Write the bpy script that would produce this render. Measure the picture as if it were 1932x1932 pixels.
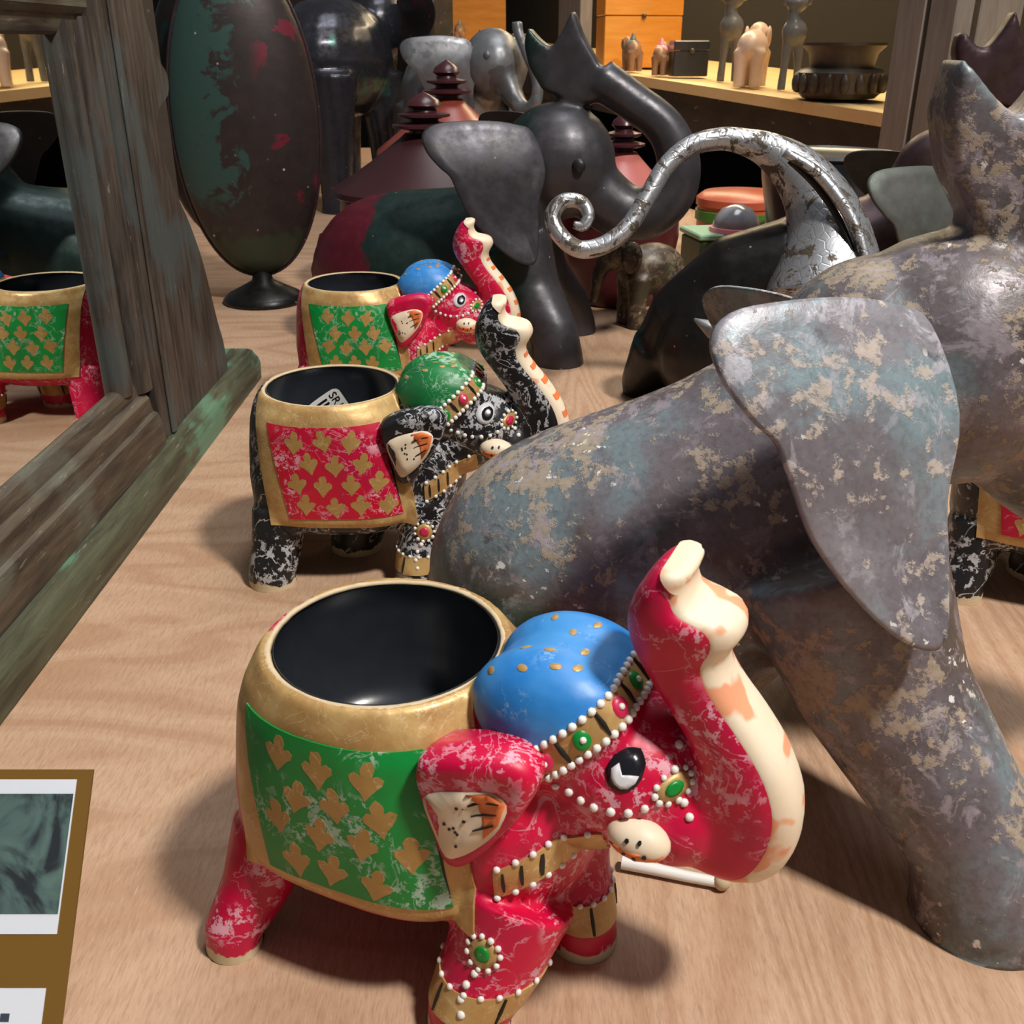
import bpy, bmesh, math, random
import numpy as np
from mathutils import Vector, Matrix
from mathutils.bvhtree import BVHTree

S = 0.01                      # every number below is in centimetres; S turns it into metres
scene = bpy.context.scene
COL = scene.collection
for o in list(bpy.data.objects):
    bpy.data.objects.remove(o)

# ------------------------------------------------------------------ camera, world, lights, exposure
PITCH, FPX, CAMZ = math.radians(25.0), 1894.0, 24.16
cam_d = bpy.data.cameras.new('camera')
cam = bpy.data.objects.new('camera', cam_d)
COL.objects.link(cam)
cam.location = (0, 0, CAMZ * S)
cam.rotation_euler = (math.pi / 2 - PITCH, 0, 0)
cam_d.sensor_width = 36.0
cam_d.lens = 36.0 * FPX / 1932.0
cam_d.clip_start = 0.01
cam_d.clip_end = 50
cam_d.dof.use_dof = True
cam_d.dof.focus_distance = 0.40
cam_d.dof.aperture_fstop = 60.0
scene.camera = cam

world = bpy.data.worlds.new('world')
scene.world = world
world.use_nodes = True
world.node_tree.nodes['Background'].inputs[0].default_value = (0.80, 0.85, 0.92, 1)
world.node_tree.nodes['Background'].inputs[1].default_value = 0.10


def area(name, loc, target, size, energy, color, size_y=None):
    d = bpy.data.lights.new(name, 'AREA')
    d.energy = energy
    d.color = color
    d.size = size * S
    if size_y:
        d.shape = 'RECTANGLE'
        d.size_y = size_y * S
    o = bpy.data.objects.new(name, d)
    COL.objects.link(o)
    o.location = Vector(loc) * S
    o.rotation_euler = (Vector(target) - Vector(loc)).to_track_quat('-Z', 'Y').to_euler()
    return o


area('key_lamp', (72, -14, 160), (2, 34, 3), 17, 31.0, (1.0, 0.95, 0.89))
area('ceiling_lamp', (30, 110, 215), (5, 60, 0), 60, 17.0, (0.93, 0.96, 1.0), 120)

scene.view_settings.view_transform = 'Standard'
scene.view_settings.look = 'None'
scene.view_settings.exposure = 0.15
scene.view_settings.gamma = 1.0
scene.view_settings.use_curve_mapping = False
scene.cycles.max_bounces = 6
scene.cycles.diffuse_bounces = 2
scene.cycles.glossy_bounces = 3
scene.cycles.caustics_reflective = False
scene.cycles.caustics_refractive = False


# ------------------------------------------------------------------ geometry helpers
def lin(c):
    return tuple(((v / 255.0) / 12.92 if v / 255.0 <= 0.04045 else ((v / 255.0 + 0.055) / 1.055) ** 2.4) for v in c) + (1.0,)


def at(px, py, D):
    """world point (cm) seen at photo pixel (px,py) at distance D along the optical axis"""
    u, v = (px - 966) / FPX, (py - 966) / FPX
    c, s = math.cos(PITCH), math.sin(PITCH)
    return Vector((u * D, D * (c - v * s), CAMZ - D * (s + v * c)))


class MB:
    def __init__(self):
        self.v = []
        self.f = []

    def add(self, vs, fs):
        b = len(self.v)
        self.v += [tuple(p) for p in vs]
        self.f += [tuple(i + b for i in f) for f in fs]
        return self

    def loft(self, rings, cap=True, closed=False):
        n = len(rings[0])
        vs = [p for r in rings for p in r]
        fs = []
        m = len(rings)
        for i in range(m if closed else m - 1):
            j2 = (i + 1) % m
            for k in range(n):
                fs.append((i * n + k, i * n + (k + 1) % n, j2 * n + (k + 1) % n, j2 * n + k))
        if cap and not closed:
            fs.append(tuple(range(n - 1, -1, -1)))
            fs.append(tuple((m - 1) * n + k for k in range(n)))
        return self.add(vs, fs)

    def ell(self, c, r, n=20, m=12, rot=None):
        vs, fs = [], []
        for i in range(1, m):
            th = math.pi * i / m
            for k in range(n):
                ph = 2 * math.pi * k / n
                vs.append((math.sin(th) * math.cos(ph), math.sin(th) * math.sin(ph), math.cos(th)))
        vs += [(0, 0, 1), (0, 0, -1)]
        for i in range(m - 2):
            for k in range(n):
                fs.append((i * n + k, (i + 1) * n + k, (i + 1) * n + (k + 1) % n, i * n + (k + 1) % n))
        t, b = len(vs) - 2, len(vs) - 1
        for k in range(n):
            fs.append((t, k, (k + 1) % n))
            fs.append((b, (m - 2) * n + (k + 1) % n, (m - 2) * n + k))
        out = []
        for p in vs:
            q = Vector((p[0] * r[0], p[1] * r[1], p[2] * r[2]))
            if rot:
                q = rot @ q
            out.append(q + Vector(c))
        return self.add(out, fs)

    def tube(self, path, radii, n=14, flat=1.0, up=(0, 1, 0), cap=True):
        """tube along a path; cross-section radius times flat in the second direction"""
        P = [Vector(p) for p in path]
        rings = []
        side = Vector(up)
        for i, p in enumerate(P):
            t = (P[min(i + 1, len(P) - 1)] - P[max(i - 1, 0)]).normalized()
            s = (side - t * side.dot(t))
            if s.length < 1e-6:
                s = t.orthogonal()
            s.normalize()
            side = s
            b = t.cross(s)
            r = radii[i] if hasattr(radii, '__len__') else radii
            rings.append([p + s * (math.cos(2 * math.pi * k / n) * r * flat) + b * (math.sin(2 * math.pi * k / n) * r) for k in range(n)])
        return self.loft(rings, cap)

    def box(self, a, b, bev=0.0):
        x0, y0, z0 = a
        x1, y1, z1 = b
        if bev <= 0:
            vs = [(x0, y0, z0), (x1, y0, z0), (x1, y1, z0), (x0, y1, z0), (x0, y0, z1), (x1, y0, z1), (x1, y1, z1), (x0, y1, z1)]
            return self.add(vs, [(3, 2, 1, 0), (4, 5, 6, 7), (0, 1, 5, 4), (1, 2, 6, 5), (2, 3, 7, 6), (3, 0, 4, 7)])
        rings = []
        for z, i in ((z0, bev), (z0 + bev, 0), (z1 - bev, 0), (z1, bev)):
            r = []
            for cx, cy, sx, sy in ((x0, y0, 1, 1), (x1, y0, -1, 1), (x1, y1, -1, -1), (x0, y1, 1, -1)):
                a1 = (cx + sx * (i + (bev if sx * sy < 0 else 0)), cy + sy * (i + (bev if sx * sy > 0 else 0)), z)
                a2 = (cx + sx * (i + (bev if sx * sy > 0 else 0)), cy + sy * (i + (bev if sx * sy < 0 else 0)), z)
                r += [a1, a2]
            rings.append(r)
        return self.loft(rings)

    def lathe(self, prof, c=(0, 0, 0), n=40, sx=1.0, sy=1.0, cap=True):
        rings = [[(c[0] + r * math.cos(2 * math.pi * k / n) * sx, c[1] + r * math.sin(2 * math.pi * k / n) * sy, c[2] + z) for k in range(n)] for r, z in prof]
        return self.loft(rings, cap)

    def prism(self, poly, axis, a, b, bev=0.0):
        """polygon (2d) extruded along axis 'x','y' or 'z' from a to b"""
        def put(p, h):
            return {'x': (h, p[0], p[1]), 'y': (p[0], h, p[1]), 'z': (p[0], p[1], h)}[axis]
        if bev > 0:
            cx = sum(p[0] for p in poly) / len(poly)
            cy = sum(p[1] for p in poly) / len(poly)
            L = max(math.hypot(p[0] - cx, p[1] - cy) for p in poly)
            k = 1 - bev / L
            ins = [(cx + (p[0] - cx) * k, cy + (p[1] - cy) * k) for p in poly]
            sgn = 1 if b > a else -1
            return self.loft([[put(p, a) for p in ins], [put(p, a + sgn * bev) for p in poly], [put(p, b - sgn * bev) for p in poly], [put(p, b) for p in ins]])
        return self.loft([[put(p, a) for p in poly], [put(p, b) for p in poly]])

    def mesh(self, name, smooth=True, fix=True, angle=None):
        me = bpy.data.meshes.new(name)
        me.from_pydata([(p[0] * S, p[1] * S, p[2] * S) for p in self.v], [], self.f)
        if fix:
            bm = bmesh.new()
            bm.from_mesh(me)
            bmesh.ops.recalc_face_normals(bm, faces=bm.faces)
            bm.to_mesh(me)
            bm.free()
        if smooth:
            me.polygons.foreach_set('use_smooth', [True] * len(me.polygons))
            if angle:
                me.set_sharp_from_angle(angle=math.radians(angle))
        me.update()
        return me

    def build(self, name, mat, parent=None, smooth=True, angle=38, fix=True):
        me = self.mesh(name, smooth, fix, angle)
        return link(name, me, mat, parent)


def link(name, me, mat, parent=None):
    o = bpy.data.objects.new(name, me)
    COL.objects.link(o)
    if mat is not None and (len(me.materials) == 0):
        me.materials.append(mat)
    if parent is not None:
        o.parent = parent
    return o


def thing(name, label, cat, loc=(0, 0, 0), rz=0.0, group=None, scale=1.0):
    o = bpy.data.objects.new(name, None)
    o.empty_display_size = 0.02
    COL.objects.link(o)
    o.location = Vector(loc) * S
    o.rotation_euler = (0, 0, rz)
    o.scale = (scale,) * 3
    tag(o, label, cat, group)
    return o


def tag(o, label, cat, group=None):
    o['label'] = label
    o['category'] = cat
    if group:
        o['group'] = group
    return o


def struct(o):
    o['kind'] = 'structure'
    return o


def subdivide(pts, n, closed=False):
    """Catmull-Rom through points (any dimension)"""
    P = [np.array(p, float) for p in pts]
    out = []
    m = len(P)
    rng = range(m if closed else m - 1)
    for i in rng:
        p0 = P[(i - 1) % m] if closed or i > 0 else 2 * P[0] - P[1]
        p1, p2 = P[i], P[(i + 1) % m]
        p3 = P[(i + 2) % m] if closed or i + 2 < m else 2 * P[-1] - P[-2]
        for k in range(n):
            t = k / n
            out.append(0.5 * (2 * p1 + (p2 - p0) * t + (2 * p0 - 5 * p1 + 4 * p2 - p3) * t * t + (3 * p1 - p0 - 3 * p2 + p3) * t ** 3))
    if not closed:
        out.append(P[-1])
    return out


def organic(mb, voxel, smooth=6, factor=0.5, cut=None, flat=None):
    """fuse overlapping closed shapes into one continuous skin; returns (verts in cm, faces)"""
    me = bpy.data.meshes.new('tmp')
    me.from_pydata(mb.v, [], mb.f)
    bm = bmesh.new()
    bm.from_mesh(me)
    bmesh.ops.recalc_face_normals(bm, faces=bm.faces)
    bm.to_mesh(me)
    bm.free()
    o = bpy.data.objects.new('tmp', me)
    COL.objects.link(o)
    r = o.modifiers.new('r', 'REMESH')
    r.mode = 'VOXEL'
    r.voxel_size = voxel
    s = o.modifiers.new('s', 'SMOOTH')
    s.factor = factor
    s.iterations = smooth
    co = None
    if cut is not None:
        cm = bpy.data.meshes.new('tmpc')
        cm.from_pydata(cut.v, [], cut.f)
        bm = bmesh.new()
        bm.from_mesh(cm)
        bmesh.ops.recalc_face_normals(bm, faces=bm.faces)
        bm.to_mesh(cm)
        bm.free()
        co = bpy.data.objects.new('tmpc', cm)
        COL.objects.link(co)
        b = o.modifiers.new('b', 'BOOLEAN')
        b.operation = 'DIFFERENCE'
        b.object = co
        b.solver = 'EXACT'
    bpy.context.view_layer.update()
    ev = o.evaluated_get(bpy.context.evaluated_depsgraph_get())
    m2 = ev.to_mesh()
    vs = [Vector(v.co) for v in m2.vertices]
    fs = [tuple(p.vertices) for p in m2.polygons]
    ev.to_mesh_clear()
    bpy.data.objects.remove(o)
    bpy.data.meshes.remove(me)
    if co:
        bpy.data.objects.remove(co)
    if flat is not None:
        for v in vs:
            if v.z < flat:
                v.z = flat
    out = MB()
    out.v = [tuple(v) for v in vs]
    out.f = fs
    return out


def extract(mb, planes, off=0.05, keep=None, one=True):
    """the piece of a skin behind all the planes, lifted by off and given an edge"""
    bm = bmesh.new()
    vv = [bm.verts.new(p) for p in mb.v]
    for f in mb.f:
        try:
            bm.faces.new([vv[i] for i in f])
        except ValueError:
            pass
    bm.normal_update()
    for co, no in planes:
        bmesh.ops.bisect_plane(bm, geom=bm.verts[:] + bm.edges[:] + bm.faces[:], dist=1e-4, plane_co=co, plane_no=no, clear_outer=True)
    if keep:
        bad = [f for f in bm.faces if not keep(f.calc_center_median(), f.normal)]
        bmesh.ops.delete(bm, geom=bad, context='FACES')
    if one and bm.faces:
        left = set(bm.faces)
        best = []
        while left:
            st = [left.pop()]
            isl = []
            while st:
                f = st.pop()
                isl.append(f)
                for e in f.edges:
                    for g in e.link_faces:
                        if g in left:
                            left.discard(g)
                            st.append(g)
            if len(isl) > len(best):
                best = isl
        bb = set(best)
        bmesh.ops.delete(bm, geom=[f for f in bm.faces if f not in bb], context='FACES')
    bm.normal_update()
    nor = {v: v.normal.copy() for v in bm.verts}
    for v in bm.verts:
        v.co += nor[v] * off
    be = [e for e in bm.edges if e.is_boundary]
    r = bmesh.ops.extrude_edge_only(bm, edges=be)
    bm.verts.ensure_lookup_table()
    for g in r['geom']:
        if isinstance(g, bmesh.types.BMVert):
            # inherit normal from the neighbour it came from
            for e in g.link_edges:
                w = e.other_vert(g)
                if w in nor:
                    g.co -= nor[w] * off * 2.0
                    break
    out = MB()
    bm.verts.index_update()
    out.v = [tuple(v.co) for v in bm.verts]
    out.f = [tuple(v.index for v in f.verts) for f in bm.faces]
    bm.free()
    return out


def bvh_of(mb):
    return BVHTree.FromPolygons([Vector(v) for v in mb.v], mb.f)


def proj_patch(bvh, pts, side=-1, lift=0.03, centre=None, edge=0.06):
    """flat outline (X,Z) laid onto a skin from the side (star-shaped round its centre)"""
    c = centre or (sum(p[0] for p in pts) / len(pts), sum(p[1] for p in pts) / len(pts))
    mb = MB()
    top = []

    def hit(p, l):
        h = bvh.ray_cast(Vector((p[0], side * 12, p[1])), Vector((0, -side, 0)))
        if h[0] is None:
            return None
        return h[0] + h[1] * l * (1 if h[1].y * side > 0 else -1)
    n = len(pts)
    mid = [((p[0] + c[0]) / 2, (p[1] + c[1]) / 2) for p in pts]
    C = hit(c, lift)
    M = [hit(p, lift) for p in mid]
    T = [hit(p, lift) for p in pts]
    B = [hit(p, lift - edge) for p in pts]
    if C is None or any(q is None for q in M + T + B):
        return None
    vs = [C] + M + T + B
    fs = []
    for k in range(n):
        j = (k + 1) % n
        fs.append((0, 1 + k, 1 + j))
        fs.append((1 + k, 1 + n + k, 1 + n + j, 1 + j))
        fs.append((1 + n + k, 1 + 2 * n + k, 1 + 2 * n + j, 1 + n + j))
    return mb.add(vs, fs)


def proj_strip(bvh, line, width, side=-1, lift=0.04, n=8):
    """a painted stroke along an (X,Z) line"""
    L = subdivide(line, n)
    mb = MB()
    vs = []
    for i, p in enumerate(L):
        t = L[min(i + 1, len(L) - 1)] - L[max(i - 1, 0)]
        t = t / (np.linalg.norm(t) + 1e-9)
        q = np.array([-t[1], t[0]])
        w = width * 0.5 * (0.55 + 0.45 * math.sin(math.pi * min(1, max(0, i / (len(L) - 1)))))
        for sgn, l in ((-1, -0.03), (-1, lift), (1, lift), (1, -0.03)):
            c = p + q * sgn * w
            h = bvh.ray_cast(Vector((c[0], side * 12, c[1])), Vector((0, -side, 0)))
            if h[0] is None:
                return None
            vs.append(h[0] + h[1] * l * (1 if h[1].y * side > 0 else -1))
    fs = []
    for i in range(len(L) - 1):
        for k in range(3):
            fs.append((i * 4 + k, i * 4 + k + 1, i * 4 + 4 + k + 1, i * 4 + 4 + k))
    fs.append((0, 1, 2, 3))
    e = (len(L) - 1) * 4
    fs.append((e + 3, e + 2, e + 1, e))
    return mb.add(vs, fs)


# ------------------------------------------------------------------ material helper
class NT:
    def __init__(self, name):
        self.m = bpy.data.materials.new(name)
        self.m.use_nodes = True
        self.t = self.m.node_tree
        self.b = self.t.nodes['Principled BSDF']
        self.t.links.new

    def nd(self, typ, **kw):
        n = self.t.nodes.new(typ)
        for k, v in kw.items():
            setattr(n, k, v)
        return n

    def ln(self, a, b):
        if isinstance(a, (int, float)):
            b.default_value = a
        elif isinstance(a, tuple):
            b.default_value = a if len(a) == len(b.default_value) else a[:len(b.default_value)]
        else:
            self.t.links.new(a, b)

    def co(self, sc=(1, 1, 1), rnd=True, rot=(0, 0, 0)):
        """object coordinates in centimetres"""
        tc = self.nd('ShaderNodeTexCoord')
        mp = self.nd('ShaderNodeMapping')
        mp.inputs['Scale'].default_value = tuple(100 * s for s in sc)
        mp.inputs['Rotation'].default_value = rot
        self.ln(tc.outputs['Object'], mp.inputs['Vector'])
        if not rnd:
            return mp.outputs[0]
        oi = self.nd('ShaderNodeObjectInfo')
        ml = self.nd('ShaderNodeMath', operation='MULTIPLY')
        self.ln(oi.outputs['Random'], ml.inputs[0])
        ml.inputs[1].default_value = 37.0
        ad = self.nd('ShaderNodeVectorMath', operation='ADD')
        self.ln(mp.outputs[0], ad.inputs[0])
        self.ln(ml.outputs[0], ad.inputs[1])
        return ad.outputs[0]

    def noise(self, v, scale, detail=3, rough=0.55, dist=0.0, out='Fac'):
        n = self.nd('ShaderNodeTexNoise')
        self.ln(v, n.inputs['Vector'])
        n.inputs['Scale'].default_value = scale
        n.inputs['Detail'].default_value = detail
        n.inputs['Roughness'].default_value = rough
        n.inputs['Distortion'].default_value = dist
        return n.outputs[out]

    def vor(self, v, scale, feature='F1', out='Distance', rand=1.0):
        n = self.nd('ShaderNodeTexVoronoi', feature=feature)
        self.ln(v, n.inputs['Vector'])
        n.inputs['Scale'].default_value = scale
        n.inputs['Randomness'].default_value = rand
        return n.outputs[out]

    def wave(self, v, scale, dist, detail=2, dscale=1.0, direction='X', rings=False, prof='SIN'):
        n = self.nd('ShaderNodeTexWave', wave_type='RINGS' if rings else 'BANDS', wave_profile=prof)
        if rings:
            n.rings_direction = direction
        else:
            n.bands_direction = direction
        self.ln(v, n.inputs['Vector'])
        n.inputs['Scale'].default_value = scale
        n.inputs['Distortion'].default_value = dist
        n.inputs['Detail'].default_value = detail
        n.inputs['Detail Scale'].default_value = dscale
        return n.outputs['Fac']

    def math(self, op, a, b=None, clamp=False):
        n = self.nd('ShaderNodeMath', operation=op)
        n.use_clamp = clamp
        self.ln(a, n.inputs[0])
        if b is not None:
            self.ln(b, n.inputs[1])
        return n.outputs[0]

    def thr(self, f, lo, hi, a=0.0, b=1.0):
        n = self.nd('ShaderNodeMapRange')
        n.interpolation_type = 'SMOOTHSTEP'
        self.ln(f, n.inputs['Value'])
        n.inputs['From Min'].default_value = lo
        n.inputs['From Max'].default_value = hi
        n.inputs['To Min'].default_value = a
        n.inputs['To Max'].default_value = b
        return n.outputs[0]

    def mix(self, f, a, b):
        n = self.nd('ShaderNodeMix', data_type='RGBA')
        self.ln(f, n.inputs[0])
        self.ln(a, n.inputs[6])
        self.ln(b, n.inputs[7])
        return n.outputs[2]

    def ramp(self, f, stops, const=False):
        n = self.nd('ShaderNodeValToRGB')
        r = n.color_ramp
        if const:
            r.interpolation = 'CONSTANT'
        while len(r.elements) < len(stops):
            r.elements.new(0.5)
        for e, (p, c) in zip(r.elements, stops):
            e.position = p
            e.color = c
        self.ln(f, n.inputs[0])
        return n.outputs[0]

    def sep(self, v):
        n = self.nd('ShaderNodeSeparateXYZ')
        self.ln(v, n.inputs[0])
        return n.outputs

    def crack(self, v, scale, w, detail=4, dist=0.6):
        n = self.noise(v, scale, detail, 0.6, dist)
        d = self.math('ABSOLUTE', self.math('SUBTRACT', n, 0.5))
        return self.thr(d, w * 0.5, w, 1.0, 0.0)

    def fin(self, color, rough=0.5, metal=0.0, bump=None, bs=0.3, bd=0.02, coat=0.0, spec=None):
        b = self.b
        self.ln(color, b.inputs['Base Color'])
        self.ln(rough, b.inputs['Roughness'])
        self.ln(metal, b.inputs['Metallic'])
        if coat:
            b.inputs['Coat Weight'].default_value = coat
            b.inputs['Coat Roughness'].default_value = 0.2
        if spec is not None:
            b.inputs['Specular IOR Level'].default_value = spec
        if bump is not None:
            n = self.nd('ShaderNodeBump')
            n.inputs['Strength'].default_value = bs
            n.inputs['Distance'].default_value = bd * S
            self.ln(bump, n.inputs['Height'])
            self.ln(n.outputs[0], b.inputs['Normal'])
        return self.m


def flat_mat(name, rgb, rough=0.5, metal=0.0, var=0.12, sc=1.2, coat=0.0):
    n = NT(name)
    v = n.co()
    f = n.noise(v, sc, 4)
    c = lin(rgb)
    a = tuple(x * (1 - var) for x in c[:3]) + (1,)
    b = tuple(min(1, x * (1 + var)) for x in c[:3]) + (1,)
    return n.fin(n.mix(f, a, b), rough, metal, f, 0.15, 0.03, coat)


def paint_mat(name, rgb, rgb2, wear, amt=0.5, crackw=0.018, rough=0.42, soles=True, crack_scale=0.55, crk=0.45):
    """hand-painted, rubbed and crackled paint over a pale ground; pale wood shows at the soles"""
    n = NT(name)
    v = n.co()
    c = n.mix(n.thr(n.noise(v, 0.45, 3), 0.35, 0.68), lin(rgb), lin(rgb2))
    big = n.thr(n.noise(v, 0.33, 2, 0.5), 0.62 - 0.28 * amt, 0.72 - 0.28 * amt)
    cr = n.crack(v, crack_scale, crackw, 5, 1.2)
    sp = n.thr(n.noise(v, 2.3, 4, 0.7), 0.53, 0.585)
    m = n.math('MAXIMUM', n.math('MULTIPLY', n.math('MULTIPLY', cr, crk), n.thr(n.noise(v, 0.5, 2), 0.52 - 0.2 * amt, 0.6 - 0.2 * amt)), n.math('MULTIPLY', n.math('MULTIPLY', cr, 0.6), big))
    m = n.math('MAXIMUM', m, n.math('MULTIPLY', sp, n.math('MULTIPLY', big, 0.85)))
    c = n.mix(n.math('MULTIPLY', m, 0.85), c, lin(wear))
    if soles:
        z = n.sep(n.co(rnd=False))[2]
        w = n.math('ADD', z, n.math('MULTIPLY', n.noise(v, 1.4, 3), -0.9))
        c = n.mix(n.thr(w, -0.16, -0.10, 1.0, 0.0), c, lin((214, 196, 160)))
    return n.fin(c, n.thr(m, 0, 1, rough, rough + 0.25), 0.0, n.math('SUBTRACT', n.noise(v, 1.6, 2), n.math('MULTIPLY', m, 0.5)), 0.28, 0.05)


def gold_mat(name, rgb, rgb2, metal=0.55):
    n = NT(name)
    v = n.co()
    f = n.noise(v, 0.8, 5, 0.6)
    c = n.mix(n.thr(f, 0.35, 0.7), lin(rgb), lin(rgb2))
    sc = n.crack(v, 0.9, 0.008, 4, 0.8)
    c = n.mix(n.math('MULTIPLY', sc, 0.35), c, lin((236, 222, 180)))
    return n.fin(c, n.thr(f, 0.3, 0.7, 0.30, 0.48), metal, n.noise(v, 2.2, 5), 0.35, 0.05)


def patina_mat(name, dark, purple, teal, crust, crust_lo=0.56, specks=True, metal=0.35, low=None):
    n = NT(name)
    v = n.co(rnd=False)
    a = n.noise(v, 0.16, 5, 0.6, 0.6)
    b = n.noise(v, 0.22, 5, 0.62, 0.4)
    fine = n.noise(v, 1.7, 6, 0.7)
    c = n.mix(n.thr(a, 0.40, 0.60), lin(dark), lin(purple))
    c = n.mix(n.math('MULTIPLY', n.thr(b, 0.47, 0.62), 0.9), c, lin(teal))
    ys = n.nd('ShaderNodeVectorMath', operation='ADD')
    n.ln(v, ys.inputs[0])
    ys.inputs[1].default_value = (31.0, 7.0, 11.0)
    k = n.noise(ys.outputs[0], 0.20, 4, 0.6, 0.5)
    cm = n.thr(n.math('ADD', k, n.math('MULTIPLY', n.math('SUBTRACT', fine, 0.5), 0.95)), crust_lo, crust_lo + 0.06)
    c = n.mix(n.math('MULTIPLY', cm, 0.88), c, n.mix(fine, lin(tuple(int(x * 0.82) for x in crust)), lin(crust)))
    pale = n.thr(n.noise(v, 0.75, 7, 0.72, 0.7), 0.53, 0.60)
    c = n.mix(n.math('MULTIPLY', pale, n.thr(n.noise(v, 0.12, 2), 0.36, 0.6, 0.3, 0.85)), c, lin(tuple(min(255, int(x * 1.22 + 18)) for x in purple)))
    dk = n.thr(n.noise(ys.outputs[0], 0.34, 6, 0.7, 0.8), 0.60, 0.68)
    c = n.mix(n.math('MULTIPLY', dk, 0.65), c, lin(tuple(int(x * 0.62) for x in dark)))
    c = n.mix(n.math('MULTIPLY', n.thr(n.noise(v, 5.0, 3), 0.42, 0.7), 0.25), c, lin(tuple(int(x * 0.6) for x in dark)))
    if specks:
        dv = n.nd('ShaderNodeVectorMath', operation='MULTIPLY_ADD')
        n.ln(n.noise(v, 2.2, 3, 0.6, out='Color'), dv.inputs[0])
        dv.inputs[1].default_value = (0.75, 0.75, 0.75)
        n.ln(v, dv.inputs[2])
        v5 = dv.outputs[0]
        d = n.vor(v5, 1.1)
        pn = n.noise(v, 0.28, 2)
        pr = n.thr(pn, 0.52, 0.58)
        w = n.math('MULTIPLY', n.thr(d, 0.10, 0.15, 1.0, 0.0), pr)
        w = n.math('MAXIMUM', w, n.math('MULTIPLY', n.thr(n.vor(v5, 2.7), 0.12, 0.18, 1.0, 0.0), n.thr(pn, 0.60, 0.66)))
        w = n.math('MAXIMUM', w, n.math('MULTIPLY', n.thr(fine, 0.60, 0.66), n.thr(pn, 0.68, 0.72)))
        c = n.mix(w, c, lin((232, 230, 226)))
    h = n.math('ADD', n.math('MULTIPLY', cm, 0.5), n.math('MULTIPLY', fine, 0.8))
    return n.fin(c, n.thr(cm, 0, 1, 0.40, 0.75), n.math('MULTIPLY', n.math('SUBTRACT', 1.0, cm), metal), h, 0.5, 0.06)


def dark_metal(name, rgb, tints, rough=0.38, metal=0.5, specks=0.5):
    """dark blued sheet metal with colour patches at given places: tints = [(rgb, noise offset, threshold)]"""
    n = NT(name)
    v = n.co(rnd=False)
    c = n.mix(n.noise(v, 0.5, 5, 0.6), lin(tuple(int(x * 0.7) for x in rgb)), lin(rgb))
    for i, (t, off, th) in enumerate(tints):
        ad = n.nd('ShaderNodeVectorMath', operation='ADD')
        n.ln(v, ad.inputs[0])
        ad.inputs[1].default_value = off
        k = n.noise(ad.outputs[0], 0.13, 5, 0.6, 0.4)
        c = n.mix(n.math('MULTIPLY', n.thr(k, th, th + 0.05), 0.9), c, lin(t))
    if specks:
        d = n.vor(v, 0.9)
        pr = n.thr(n.noise(v, 0.4, 2), 0.55, 0.6)
        c = n.mix(n.math('MULTIPLY', n.math('MULTIPLY', n.thr(d, 0.04, 0.09, 1.0, 0.0), pr), specks), c, lin((200, 200, 196)))
    f = n.noise(v, 1.2, 5, 0.6)
    return n.fin(c, n.thr(f, 0.3, 0.7, rough - 0.06, rough + 0.1), metal, f, 0.22, 0.05)


def wood_mat(name, rgb, rgb2, axis=(1, 1, 0.1), rough=0.6, green=None, scale=1.0):
    n = NT(name)
    v = n.co(tuple(a * scale for a in axis))
    f = n.noise(v, 1.0, 5, 0.65, 0.4)
    c = n.mix(n.thr(f, 0.3, 0.7), lin(rgb), lin(rgb2))
    v2 = n.co()
    if green:
        g = n.thr(n.math('ADD', n.noise(v2, 0.13, 3), n.math('MULTIPLY', n.noise(v, 1.6, 5, 0.7), 0.35)), 0.66, 0.80)
        c = n.mix(n.math('MULTIPLY', g, 0.75), c, lin(green))
    st = n.thr(n.noise(v, 3.0, 4, 0.7), 0.63, 0.70)
    c = n.mix(n.math('MULTIPLY', st, 0.30), c, lin((190, 180, 165)))
    return n.fin(c, rough, 0.0, f, 0.5, 0.08)


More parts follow.
